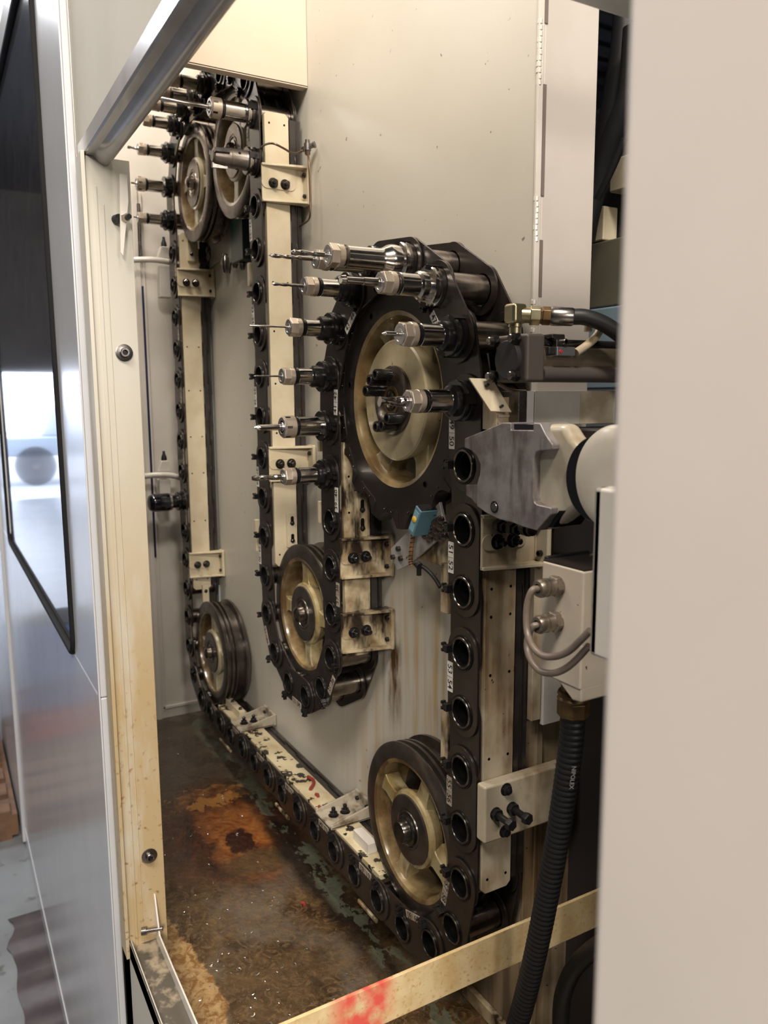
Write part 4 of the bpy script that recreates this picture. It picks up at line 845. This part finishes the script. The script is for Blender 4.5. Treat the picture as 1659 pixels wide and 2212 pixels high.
# ------------------------------------------------------------------ lubrication pipe and fittings
t = thing('lubrication_pipe', 'thin brown copper pipe with brass elbow at the middle rail top bracket', 'pipe', (-0.79, 0.09, 0.6))
elb = on('Y', 0.095, 664, 318)
pa = [on('Y', 0.012, 562, 322), on('Y', 0.000, 572, 313), on('Y', -0.005, 590, 310)+Vector((0, 0, 0)), on('Y', 0.02, 612, 320), on('Y', 0.05, 632, 331), on('Y', 0.08, 648, 328), elb]
pcop = M('brown_copper', (0.14, 0.085, 0.055), 0.3, 0.7)
B().tube(smooth(pa), 0.0024, 8).build('pipe', pcop, t)
pb = [elb, on('Y', 0.09, 667, 350), on('Y', 0.09, 669, 400), on('Y', 0.09, 670, 450), on('Y', 0.092, 668, 472), on('Y', 0.10, 655, 484), on('Y', 0.105, 630, 496)]
B().tube(smooth(pb), 0.0024, 8).build('pipe', pcop, t)
b = B(); b.lathe([(-0.018, 0.004), (-0.016, 0.0065), (-0.008, 0.0065), (-0.008, 0.0085), (0.008, 0.0085), (0.008, 0.0055), (0.016, 0.0055), (0.017, 0.003)], elb, (0, 0, 1), 12)
b.lathe([(0, 0.006), (0.014, 0.006), (0.016, 0.0075), (0.020, 0.0075)], elb, (0.6, 0.6, 0.2), 10); b.lathe([(0, 0.0065), (0.014, 0.0065)], elb, (-0.6, -0.3, -0.15), 6); b.build('elbow_fitting', dsteel, t)
t = thing('lubrication_fitting', 'cluster of small metal pipe fittings on the wall right of the far upper bracket', 'fitting', (-1.45, 0.11, 0.5))
pts = [on('Y', 0.105, x, y) for x, y in ((450, 549), (450, 560), (447, 575), (455, 580), (467, 571), (478, 566))]
B().tube(smooth(pts), 0.003, 8).build('pipe', dsteel, t)
for (x, y, s) in ((450, 545, 1.0), (487, 568, 1.3), (507, 562, 1.0), (523, 566, 1.0)):
    q = on('Y', 0.102, x, y); b = B(); b.lathe([(-0.022*s, 0.006*s), (-0.015*s, 0.009*s), (0.010*s, 0.009*s), (0.014*s, 0.0065*s), (0.020*s, 0.0065*s)], q, (0, 0, 1), 10)
    b.lathe([(0, 0.0065*s), (0.014*s, 0.0065*s)], q, (-1, -0.2, 0.1), 8); b.build('valve_body', dsteel, t)
pts = [on('Y', 0.10, x, y) for x, y in ((496, 590), (499, 570), (504, 560), (512, 548), (522, 535), (532, 522))]
B().tube(smooth(pts), 0.0026, 8).build('pipe', ringm, t)
a = on('Y', 0.10, 507, 480); c_ = on('Y', 0.10, 531, 563)
gb = B().box(a[0], c_[0]+0.02, 0.085, WALL, c_[2], a[2]).build('green_box', greenb, bev=0.004); tag(gb, 'dark green terminal box on the wall behind the middle chain run', 'box')

# ------------------------------------------------------------------ brackets and pipes on the left wall
def wallbar(py, label):
    a = on('X', -1.70, 292 if py < 800 else 318, py); c_ = on('X', -1.70, 372, py+2)
    t = thing('sensor_bar', label, 'bar', (-1.70, a[1], a[2]-0.01))
    pts = [Vector((-1.735, a[1]-0.03, a[2]-0.004)), Vector((-1.715, a[1], a[2])), Vector((-1.70, (a[1]+c_[1])/2, a[2]+0.003)), Vector((-1.70, c_[1], a[2]-0.002)), Vector((-1.71, c_[1]+0.03, a[2]-0.012))]
    B().tube(smooth(pts), 0.0095, 12).build('bar_rod', paintw, t)
    y = c_[1]-0.02
    B().box(-1.74, -1.70, y-0.024, y+0.014, a[2]-0.115, a[2]-0.014).build('mount_block', paintw, t, bev=0.003)
    B().prism([(y-0.026, a[2]+0.012), (y+0.020, a[2]+0.012), (y+0.010, a[2]+0.050), (y-0.012, a[2]+0.050)], lambda u, v, t_: (t_, u, v), -1.735, -1.705).build('sensor_head', paintw, t, bev=0.003)
    B().lathe([(0, 0.010), (0.012, 0.009), (0.022, 0.005), (0.032, 0.004)], (-1.72, y, a[2]+0.050), (0, 0, 1), 12).build('cable_boot', rubber, t)
    return t
wallbar(560, 'white curved bar with sensor head on the left wall, upper one')
wallbar(1029, 'white curved bar with sensor head on the left wall, lower one, above the black chuck')
pr_ = B().tube([on('X', -1.765, 299, 440), on('X', -1.765, 303, 555)], 0.006, 12).build('wall_conduit', dsteel); tag(pr_, 'thin upright metal rod on the left wall above the upper curved bar', 'rod')
lt = B().box(-1.79, -1.778, -0.06, WALL-0.001, 0.80, 0.803).build('door_seam_strip', headerm); tag(lt, 'grey horizontal seam strip high on the left wall', 'strip')  # thin grey strip across the left wall at the top of the door frame

# ------------------------------------------------------------------ gripper block of the tool changer
g = thing('gripper_block', 'purple-grey machined steel gripper block on a cream casting, right of pocket 50', 'gripper', (0.15, 0.0, -0.07))
def c3(pts): return [(900+x/3.402, 600+y/3.402) for x, y in pts]
Yb = -0.030
sil = c3([(350, 1180), (500, 1120), (630, 1065), (690, 1065), (690, 1118), (855, 1120), (855, 1065), (905, 1068), (945, 1150), (997, 1225), (995, 1265), (905, 1272), (872, 1284), (858, 1320), (855, 1400), (855, 1610), (862, 1650), (885, 1668), (985, 1690), (985, 1740), (880, 1860), (780, 1832), (700, 1800), (600, 1775), (510, 1730), (440, 1680), (440, 1520), (462, 1440), (465, 1370), (440, 1310), (400, 1270), (350, 1250)])
pl2 = [(on('Y', Yb, *q)[0], on('Y', Yb, *q)[2]) for q in sil]
b = B().prism(pl2, XZ, Yb, 0.020); bo = b.build('gripper_plate', stripm, g, bev=0.0018)
B().prism([(on('Y', Yb, *q)[0], on('Y', Yb, *q)[2]) for q in c3([(330, 1524), (434, 1524), (434, 1680), (395, 1660), (370, 1625), (330, 1602)])], XZ, -0.022, -0.004).build('gripper_tab', stripm, g, bev=0.0008)
cs = c3([(690, 1075), (1080, 1075), (1130, 1165), (1185, 1222), (1290, 1246), (1300, 1600), (1230, 1712), (1165, 1706), (1050, 1800), (950, 1850), (880, 1855), (850, 1700), (830, 1400), (870, 1240)])
q_ = [(on('Y', -0.018, *q)[0], on('Y', -0.018, *q)[2]) for q in cs]
B().prism(q_, XZ, -0.018, 0.012).build('cream_casting', M('gripper_casting_paint', (0.52, 0.47, 0.37), 0.34, col2=(0.36, 0.29, 0.20), nscale=22, namt=(0.45, 0.7), bumps=0.3, bscale=60, coat=0.4), g, bev=0.010, seg=3)
q = on('Y', -0.020, *c3([(930, 1460)])[0]); e = on('Y', -0.020, *c3([(1100, 1300)])[0])
B().prism([(on('Y', -0.019, *p_)[0], on('Y', -0.019, *p_)[2]) for p_ in c3([(1050, 1712), (1090, 1712), (1000, 1835), (962, 1838)])], XZ, -0.0195, 0.03).build('casting_slot', bore, g)
q = on('Y', Yb, *c3([(573, 1685)])[0]); b = B(); b.lathe([(0.0002, 0.0085), (0.0008, 0.0085)], (q[0], Yb, q[2]), (0, -1, 0), 24); b.lathe([(0.0008, 0.0062), (0.0016, 0.0058)], (q[0], Yb, q[2]), (0, -1, 0), 24, 1); b.build('dowel', [bore, dsteel], g)
a = on('Y', Yb, *c3([(690, 1070)])[0]); c_ = on('Y', Yb, *c3([(855, 1118)])[0])
B().box(a[0], c_[0], -0.024, 0.03, c_[2]-0.001, a[2]-0.001).build('slot_insert', M('blue_black_steel', (0.02, 0.022, 0.035), 0.3, 0.4), g)
for (x, y) in ((1083, 1137), (1110, 1142), (1140, 1143)):
    q = on('Y', 0.02, x, y); b = B(); b.lathe([(-0.012, 0.0105), (0.004, 0.0105), (0.004, 0.008), (0.014, 0.008)], q, (1, -0.2, 0), 6 if x < 1130 else 14); b.build('lower_bolt', blackm, g)
q = on('Y', -0.024, 1287, 1036); cx, cz = q[0], q[2]
B().lathe([(-0.030, 0.0525), (0.022, 0.0525), (0.024, 0.051), (0.024, 0.030)], (cx, 0, cz), (0, -1, 0), 56).build('seal_ring', blackm, g)
q = on('Y', -0.034, 1318, 1036); cx, cz = q[0], q[2]
hs = B().lathe([(-0.110, 0.066), (0.0250, 0.063), (0.031, 0.0600), (0.0335, 0.054), (0.036, 0.045), (0.036, 0.02)], (cx, 0, cz), (0, -1, 0), 72).box(cx+0.034, cx+0.10, -0.042, 0.11, cz-0.03, cz+0.058)
o = hs.build('arm_housing', M('white_cast_housing', (0.62, 0.575, 0.50), 0.35, col2=(0.54, 0.49, 0.41), nscale=14, coat=0.3), bev=0.002); tag(o, 'white round housing behind the gripper, cut off by the near panel', 'housing')
o = B().box(0.432, 0.72, -0.150, -0.135, -0.152, 0.018).box(0.432, 0.445, -0.150, 0.02, -0.152, 0.018).build('white_cover', paintw, bev=0.004); tag(o, 'white sheet cover in front of the terminal box, beside the blurred near panel', 'cover')

# ------------------------------------------------------------------ hydraulic cylinder
hy = thing('hydraulic_cylinder', 'dark end block with four bolts and bronze coloured cylinder tube', 'cylinder', (0.11, 0.0, 0.13))
x0, x1 = on('Y', 0.0, 1069, 780)[0], on('Y', 0.0, 1137, 780)[0]
z0, z1 = on('Y', 0.0, 1110, 826)[2], on('Y', 0.0, 1110, 722)[2]
blk = M('dark_grey_cast_block', (0.075, 0.062, 0.055), 0.5, 0.3, bumps=0.4, bscale=260)
B().box(x0, x1, 0.0, 0.034, z0, z1).build('end_block', blk, hy, bev=0.005, seg=3)
q = on('Y', -0.006, 1094, 776); B().lathe([(-0.004, 0.0258), (0.0058, 0.0258), (0.0068, 0.0248)], (q[0], 0, q[2]), (0, -1, 0), 48).build('end_cap', M('dark_anodised_cap', (0.045, 0.042, 0.045), 0.4, 0.5), hy)
for x, y in ((1072, 737), (1118, 731), (1069, 813), (1117, 811)):
    q = on('Y', 0.0, x, y); b = B(); b.lathe([(0, 0.0088), (0.007, 0.0088)], (q[0], 0, q[2]), (0, -1, 0), 6, a0=0.3); b.build('nut', blackm, hy)
    b = B(); b.lathe([(0.006, 0.0056), (0.0135, 0.0056), (0.0145, 0.0045)], (q[0], 0, q[2]), (0, -1, 0), 16); b.build('stud', dsteel, hy)
zt_ = (z0+z1)/2
q = on('X', x1, 1230, 790); xc = (x0+x1)/2
B().lathe([(-0.034, 0.0235), (-0.40, 0.0235)], (x1-0.027, 0, on('X', x1, 1230, 771)[2]), (0, -1, 0), 40).build('tube', tubem, hy)
B().lathe([(-0.034, 0.0115), (-0.40, 0.0115)], (x1-0.012, 0, on('X', x1, 1230, 808)[2]), (0, -1, 0), 24).build('tie_rod', blk, hy)
B().lathe([(-0.034, 0.0060), (-0.40, 0.0060)], (x1-0.012, 0, on('X', x1, 1230, 741)[2]), (0, -1, 0), 20).build('tie_rod', blackm, hy)
# position switch clamped on the tie rod
sw = thing('position_switch', 'small grey switch with red lens clamped on the cylinder', 'sensor', (x1, 0.1, 0.17))
a = on('X', x1+0.006, 1203, 768); c_ = on('X', x1+0.006, 1243, 750)
B().box(x1-0.010, x1+0.006, a[1], c_[1], a[2], c_[2]).build('switch_body', nutface, sw, bev=0.001)
B().box(x1-0.012, x1+0.003, a[1]-0.012, a[1], a[2]+0.001, c_[2]).build('rubber_end', rubber, sw, bev=0.002)
b = B(); b.lathe([(0, 0.0026), (0.001, 0.0022)], on('X', x1+0.006, 1211, 759), (1, 0, 0), 12); b.build('red_lamp', redl, sw)
a = on('X', x1+0.006, 1197, 750); c_ = on('X', x1+0.006, 1224, 722)
B().prism([(a[1]+0.006, a[2]), (c_[1], a[2]), (c_[1]-0.001, c_[2]), (a[1]-0.002, c_[2]), (a[1]-0.002, c_[2]-0.005), (a[1]+0.006, c_[2]-0.008)], lambda u, v, t_: (t_, u, v), x1-0.016, x1+0.004).build('clamp', dsteel, sw, bev=0.001)
b = B(); capscrew(b, on('X', x1+0.004, 1218, 739), (1, 0, 0), 0.0045, 0.005); b.build('clamp_screw', [dsteel, bore], sw)
pts = [on('X', x1+0.004, x, y) for x, y in ((1244, 762), (1262, 750), (1283, 732), (1296, 712), (1294, 695), (1283, 687), (1272, 700), (1270, 716))]
o = B().tube(smooth(pts), 0.0058, 12).build('switch_cable', M('beige_shrink_wrap', (0.30, 0.25, 0.20), 0.4, col2=(0.45, 0.36, 0.22), nscale=50, bumps=0.6, bscale=120)); tag(o, 'beige wrapped cable curling up from the red-lensed switch', 'cable')
# elbow, nuts and hose
el = thing('hose_elbow', 'yellowish zinc plated elbow fitting on top of the dark end block', 'fitting', (0.12, 0.01, z1))
ex = on('Y', 0.012, 1113, 690)
b = B().lathe([(0, 0.0085), (0.010, 0.0085), (0.011, 0.0098), (0.016, 0.0098)], (ex[0], 0.012, z1), (0, 0, 1), 20); b.build('threaded_neck', brassm, el)
b = B().box(ex[0]-0.0125, ex[0]+0.0125, 0.0, 0.024, z1+0.015, z1+0.043); b.build('elbow_body', brassm, el, bev=0.005, seg=3)
zc_ = z1+0.028; d = Vector((0.55, 0.83, -0.05)); e0 = Vector((ex[0], 0.012, zc_))
b = B().lathe([(0.008, 0.011), (0.020, 0.011)], e0, d, 24); b.build('elbow_arm', brassm, el)
b = B().lathe([(0.020, 0.0138), (0.034, 0.0138)], e0, d, 6); b.build('swivel_nut', brassm, el, bev=0.001)
b = B().lathe([(0.034, 0.0115), (0.037, 0.0115), (0.037, 0.0130), (0.048, 0.0130)], e0, d, 6); b.build('swivel_nut', bronze, el, bev=0.001)
b = B().lathe([(0.048, 0.0120), (0.052, 0.0135), (0.078, 0.0128), (0.080, 0.0118)], e0, d, 28); b.build('hose_ferrule', dsteel, el)
e1 = e0+d.normalized()*0.078
pts = [e1-d.normalized()*0.004, e1+d.normalized()*0.02, e1+Vector((0.022, 0.046, -0.012)), e1+Vector((0.030, 0.080, -0.034)), e1+Vector((0.030, 0.12, -0.065)), e1+Vector((0.028, 0.17, -0.11)), e1+Vector((0.026, 0.20, -0.165))]
o = B().tube(smooth(pts), 0.0112, 20).build('hydraulic_hose', rubber); tag(o, 'thick black hydraulic hose bending down behind the cylinder', 'hose')

# small slanted plate with two black screws, and the box-like cream carrier behind
t = thing('slanted_plate', 'small cream sheet plate set aslant with two black screws, beside tool holder 49', 'plate', (0.06, 0.0, 0.08))
qd = [on('X', 0.058, 1012, 818), on('X', 0.066, 1062, 820), on('X', 0.090, 1103, 891), on('X', 0.078, 1058, 889)]
nrm = (qd[1]-qd[0]).cross(qd[3]-qd[0]).normalized(); b = B(); b.add([*qd]+[v-nrm*0.003 for v in qd], [(0, 1, 2, 3), (7, 6, 5, 4), (0, 4, 5, 1), (1, 5, 6, 2), (2, 6, 7, 3), (3, 7, 4, 0)]).build('sheet', cream, t)
nn = nrm if nrm.dot(CAMP-qd[0]) > 0 else -nrm
for u, v in ((0.55, 0.22), (0.62, 0.86)):
    c_ = qd[0].lerp(qd[1], u).lerp(qd[3].lerp(qd[2], u), v); b = B(); b.lathe([(0, 0.0022), (0.009, 0.0022)], c_, nn, 10); b.build('plate_screw', rubber, t)
o = B().box(0.045, 0.078, 0.004, 0.055, 0.058, 0.105).box(0.078, 0.080, 0.006, 0.053, 0.066, 0.070).box(0.078, 0.080, 0.006, 0.053, 0.076, 0.080).build('cream_carrier', cream_r, bev=0.002); tag(o, 'ribbed cream block under the small slanted plate', 'block')
# wrapped beam running back above the gripper
bm_ = thing('wrapped_beam', 'grey wrinkled wrap covered beam above the gripper block', 'beam', (0.09, 0.1, 0.06))
yv = [on('X', 0.10, x, 880)[1] for x in (1120, 1139, 1155, 1254, 1330)]; ze0, ze1 = 0.064, 0.114
for i, mm in enumerate((dsteel, M('smooth_pale_tape', (0.55, 0.55, 0.54), 0.35), foil, M('soiled_beam_paint', (0.58, 0.52, 0.41), 0.4, col2=(0.30, 0.25, 0.17), nscale=16, bumps=0.2, bscale=60))):
    B().box(0.060, 0.10-0.0006*(i % 2), yv[i], yv[i+1]-0.0006, ze0, ze1).build(('end_strip', 'tape_band', 'wrap_sheet', 'painted_section')[i], mm, bm_, bev=0.001)
wv = thing('thin_conduit', 'thin grey cable lying over the cream parts behind the slanted plate', 'cable', (0.1, 0.0, 0.12))
B().tube(smooth([on('X', 0.085, x, y) for x, y in ((1076, 829), (1084, 833), (1098, 841), (1114, 845), (1136, 846))]), 0.0028, 8).build('sheath', greyc, wv)

# ------------------------------------------------------------------ terminal box with glands, conduit
jb = thing('terminal_box', 'cream terminal box with chipped black top and two cable glands', 'box', (0.27, 0.0, -0.255))
xa, xb = on('Y', -0.04, 1168, 1330)[0], on('Y', -0.04, 1258, 1330)[0]; zA, zB = on('Y', -0.04, 1168, 1455)[2], on('Y', -0.04, 1168, 1207)[2]
jc = M('terminal_box_enamel', (0.50, 0.44, 0.36), 0.36, col2=(0.46, 0.40, 0.32), nscale=12, bumps=0.1, spots=(0.07, 0.05, 0.04), spot_scale=90, spot_amt=(0.73, 0.76))
B().box(xa, xb, -0.04, 0.050, zA, zB-0.002).prism([(xa+0.025, zA+0.004), (xb, zA+0.004), (xb, zA-0.016), (xb-0.015, zA-0.018)], XZ, -0.038, 0.030).build('box_body', jc, jb, bev=0.003)
B().box(xa+0.001, xb-0.001, -0.0385, 0.050, zB-0.0022, zB-0.0002).build('box_top', M('chipped_black_top', (0.025, 0.020, 0.016), 0.25, 0, col2=(0.40, 0.33, 0.20), nscale=26, namt=(0.60, 0.63), coat=0.6), jb)
B().box(xa-0.008, xa-0.0005, -0.030, 0.045, zA-0.006, zB+0.002).build('gasket', rubber, jb, bev=0.002)
glm = M('nickel_gland', (0.34, 0.29, 0.24), 0.35, 0.85, col2=(0.20, 0.165, 0.13), nscale=60)
tips = []
for i, (x, y) in enumerate(((1206, 1265), (1204, 1342))):
    q = on('Y', -0.04, x, y); gl = B(); gl.lathe([(0, 0.0125), (0.002, 0.0125)], (q[0], -0.04, q[2]), (0, -1, 0), 24); gl.lathe([(0.002, 0.0138), (0.009, 0.0138), (0.010, 0.0125)], (q[0], -0.04, q[2]), (0, -1, 0), 6, a0=0.4)
    gl.lathe([(0.010, 0.0112), (0.018, 0.0112), (0.0185, 0.0120), (0.0205, 0.0120), (0.021, 0.0110), (0.026, 0.0110), (0.0265, 0.0118), (0.030, 0.0118), (0.034, 0.0100), (0.034, 0.0062), (0.028, 0.006)], (q[0], -0.04, q[2]), (0, -1, 0), 28)
    gl.build('cable_gland', glm, jb); tips.append(Vector((q[0], -0.072, q[2])))
pa = [tips[0]+Vector((0, 0.012, 0))]+[tips[0]]+[on('Y', Y_, x, y) for x, y, Y_ in ((1150, 1275, -0.082), (1140, 1300, -0.086), (1137, 1335, -0.090), (1140, 1370, -0.094), (1152, 1398, -0.098), (1172, 1416, -0.10), (1200, 1418, -0.10), (1228, 1407, -0.10), (1252, 1385, -0.10), (1275, 1362, -0.10))]
o = B().tube(smooth(pa), 0.0042, 12).build('grey_cable', greyc); tag(o, 'grey cable looping from the upper gland of the terminal box', 'cable')
pa = [tips[1]+Vector((0, 0.012, 0))]+[tips[1]]+[on('Y', Y_, x, y) for x, y, Y_ in ((1150, 1355, -0.078), (1140, 1378, -0.080), (1139, 1402, -0.083), (1148, 1428, -0.087), (1168, 1450, -0.090), (1196, 1454, -0.09), (1222, 1444, -0.09), (1246, 1424, -0.09), (1272, 1395, -0.09))]
o = B().tube(smooth(pa), 0.0042, 12).build('grey_cable', greyc); tag(o, 'grey cable looping lowest, from the lower gland of the terminal box', 'cable')
cd_ = thing('corrugated_conduit', 'black corrugated conduit with brass fitting running down in front of the cream bar', 'conduit', (0.2, 0.0, -1.0))
top = on('Y', 0.0, 1240, 1476)
B().lathe([(-0.004, 0.0165), (0.010, 0.0165), (0.010, 0.0200), (0.0135, 0.0215), (0.017, 0.0195), (0.020, 0.0215), (0.0235, 0.0200)], top, (0, 0, -1), 28).build('conduit_fitting', bronze, cd_)
B().lathe([(0.0235, 0.0215), (0.043, 0.0215), (0.045, 0.0195)], top, (0, 0, -1), 8).build('gland_nut', bronze, cd_, bev=0.001)
pts = [top+Vector((0, 0, -0.036))]+[on('Y', 0.0, x, y) for x, y in ((1234, 1600), (1220, 1710), (1203, 1820), (1183, 1930), (1160, 2045), (1138, 2140), (1118, 2212), (1090, 2300))]
P = smooth(pts, 40); n_ = len(P)
# ribs: radius alternates along the length, resampled evenly
d_ = [0]
for i in range(1, n_): d_.append(d_[-1]+(P[i]-P[i-1]).length)
Q = []; s_ = 0; i = 0; step = 0.00165
while s_ < d_[-1]:
    while d_[i+1] < s_: i += 1
    Q.append(P[i].lerp(P[i+1], (s_-d_[i])/(d_[i+1]-d_[i]))); s_ += step
b = B(); b.tube(Q, 0.015, 18, rf=lambda t: 0.0158+0.0009*(1 if int(round(t*(len(Q)-1))) % 5 < 3 else -1)); b.build('hose_wall', rubber, cd_, ang=1.2)
mid = len(Q)*18//100; i0 = min(range(len(Q)), key=lambda k: abs(Q[k][2]-on('Y', 0, 1220, 1625)[2]))
dirv = (Q[i0+20]-Q[i0]).normalized(); cvec = (CAMP-Q[i0]); cvec = (cvec-dirv*cvec.dot(dirv)).normalized(); side = dirv.cross(cvec)
if side.dot(rt) < 0: side = -side
cvec = (cvec*0.90+side*0.43).normalized(); sd = -dirv.cross(cvec)
vs_, fs_ = text_mesh('NIPOLEX', 0.0085, 1.0)
tx = B().add([Q[i0+14]+dirv*u+sd*v+cvec*0.0171 for u, v, _ in vs_], fs_); tx.build('conduit_print', M('grey_print', (0.30, 0.30, 0.31), 0.5), cd_)
# lower black hose behind the bar
pts = [on('Y', 0.12, x, y) for x, y in ((1330, 2030), (1290, 2045), (1245, 2085), (1222, 2130), (1212, 2180), (1212, 2260))]
o = B().tube(smooth(pts), 0.014, 18).build('lower_hose', rubber); tag(o, 'black hose curving down behind the conduit at the lower right', 'hose')

# cream bar with the red mark
bar = B().box(0.1145, 0.120, -0.383, 0.36, -0.780, -0.713).build('cross_bar', barm, bev=0.001); tag(bar, 'cream flat bar with a red paint mark running across the lower right foreground', 'bar')
# carrier plate behind the terminal box and dark machine body
mp_ = thing('mounting_plate', 'cream upright plate with chipped paint between the near rail and the terminal box', 'plate', (0.05, 0.12, -0.42))
B().box(0.030, 0.036, 0.086, 0.100, -0.235, -0.062).build('narrow_flange', cream_r, mp_, bev=0.001)
B().box(0.040, 0.052, 0.106, 0.125, -0.420, -0.062).build('plate_band', cream_r, mp_, bev=0.001)
B().box(0.048, 0.056, 0.127, 0.165, -0.430, -0.23).build('plate_band', paintw, mp_, bev=0.001)
B().box(0.028, 0.034, 0.086, 0.100, -0.40, -0.237).build('chipped_strip', blackm, mp_, bev=0.001)
dk_ = M('dark_machine_interior', (0.030, 0.026, 0.027), 0.5)
o = B().box(0.060, 0.75, 0.135, 0.30, -0.14, 0.058).box(0.33, 0.75, 0.10, 0.30, -2.1, -0.14).box(0.0215, 0.75, 0.222, 0.36, -2.1, -0.02).build('machine_casing', dk_, bev=0.004); tag(o, 'dark machine casing behind the gripper and terminal box', 'machine')
o = B().box(-0.35, 0.0, 0.44, 0.60, 0.12, 0.276).build('blue_grey_body', M('blue_grey_enamel', (0.16, 0.22, 0.26), 0.4), bev=0.004); tag(o, 'blue-grey machine part glimpsed in the gap above the cylinder', 'machine')
o = B().box(-0.35, 0.0, 0.45, 0.60, 0.278, 0.404).build('olive_cabinet', M('olive_grey_enamel', (0.095, 0.085, 0.062), 0.45), bev=0.004); tag(o, 'dark olive machine cabinet seen in the narrow gap right of the column', 'cabinet')
o = B().box(-0.35, -0.170, 0.45, 0.488, 0.406, 0.470).build('cream_gap_box', cream, bev=0.003); tag(o, 'cream box on the olive cabinet in the narrow gap right of the column', 'box')
o = B().box(-0.158, -0.05, 0.45, 0.488, 0.490, 0.550).build('cream_gap_plate', cream, bev=0.003); tag(o, 'small cream plate under the black hoses in the gap right of the column', 'plate')
o = B().box(-0.35, 0.1, 0.49, 0.52, 0.405, 0.56).build('black_gap_panel', dk_, bev=0.003); tag(o, 'black panel seen in the narrow gap, behind the cream box', 'panel')
for k, (pts, r_) in enumerate(((((1352, -80), (1350, 60), (1330, 200), (1305, 330), (1280, 420), (1262, 500)), 0.022), (((1372, 60), (1360, 200), (1335, 270), (1305, 350), (1275, 450), (1262, 520)), 0.020), (((1350, 300), (1320, 370), (1290, 430)), 0.006))):
    o = B().tube(smooth([on('Y', 0.40-0.035*k, x, y) for x, y in pts]), r_, 18).build('overhead_hose', rubber); tag(o, ('thick black hose, leftmost of those in the gap right of the column', 'second thick black hose in the gap right of the column', 'thin black hose below the two thick ones in the gap')[k], 'hose')
# cream top frame crossing above the gap
o = B().box(0.29, 0.33, -0.375, 0.60, 0.5325, 0.60).build('top_frame_beam', paintw, bev=0.003); tag(o, 'cream beam over the gap at the top right', 'beam')

# ------------------------------------------------------------------ loose bits
q = on('Z', -0.860, 668, 1695); pts = [Vector((q[0]-0.035, q[1]+0.012, -0.857)), Vector((q[0]-0.012, q[1]+0.016, -0.857)), Vector((q[0]+0.008, q[1]+0.008, -0.857)), Vector((q[0]+0.028, q[1]-0.010, -0.857))]
o = B().tube(smooth(pts), 0.0042, 10).build('red_tube_scrap', redp); tag(o, 'short bent piece of red tubing lying on the splashed bottom rail', 'scrap')
q = on('Z', -0.860, 628, 1743); q2_ = on('Z', -0.860, 694, 1748)
o = B().tube(smooth([Vector((q2_[0]-0.012, q2_[1], -0.858)), Vector((q2_[0], q2_[1]-0.003, -0.857)), Vector((q2_[0]+0.012, q2_[1]-0.003, -0.858))]), 0.0035, 8).build('red_tube_scrap', redp); tag(o, 'tiny red tube scrap on the bottom rail beside the near bracket', 'scrap')
for k, (x, y) in enumerate(((655, 1953), (684, 1718))):
    zf = FLOOR+0.004 if k == 0 else -0.857
    q = on('Z', zf, x, y); o = B().tube([q+Vector((-0.006, 0, 0)), q+Vector((0, 0.003, 0.001)), q+Vector((0.006, 0.001, 0))], 0.004, 8).build('red_chip', redp); tag(o, ('small red plastic chip on the oily floor', 'tiny bright red chip on the dark smear of the bottom rail')[k], 'scrap')
b = B(); rng = random.Random(11)
for k in range(150):
    x = rng.uniform(-1.6, -0.05); y = rng.uniform(-0.36, -0.02); r_ = rng.uniform(0.0015, 0.005)
    if k < 60: x = rng.uniform(-0.7, -0.2); y = rng.uniform(-0.30, -0.05)
    a0 = rng.uniform(0, 6.28); pts = [Vector((x+r_*math.cos(a0+j*0.7), y+r_*math.sin(a0+j*0.7), FLOOR+0.001+0.0007*j)) for j in range(rng.choice((3, 4, 6)))]
    b.tube(pts, rng.choice((0.0006, 0.0009, 0.0013)), 5)
o = b.build('metal_chips', M('bright_swarf', (0.75, 0.72, 0.66), 0.2, 0.9)); tag(o, 'small bright metal shavings scattered over the oily brown floor', 'metal chips'); o['kind'] = 'stuff'

# ------------------------------------------------------------------ lift everything so the shop floor is z = 0
for o in list(bpy.data.objects):
    if o.parent is None and o.type in {'MESH', 'EMPTY'}: o.location.z += H
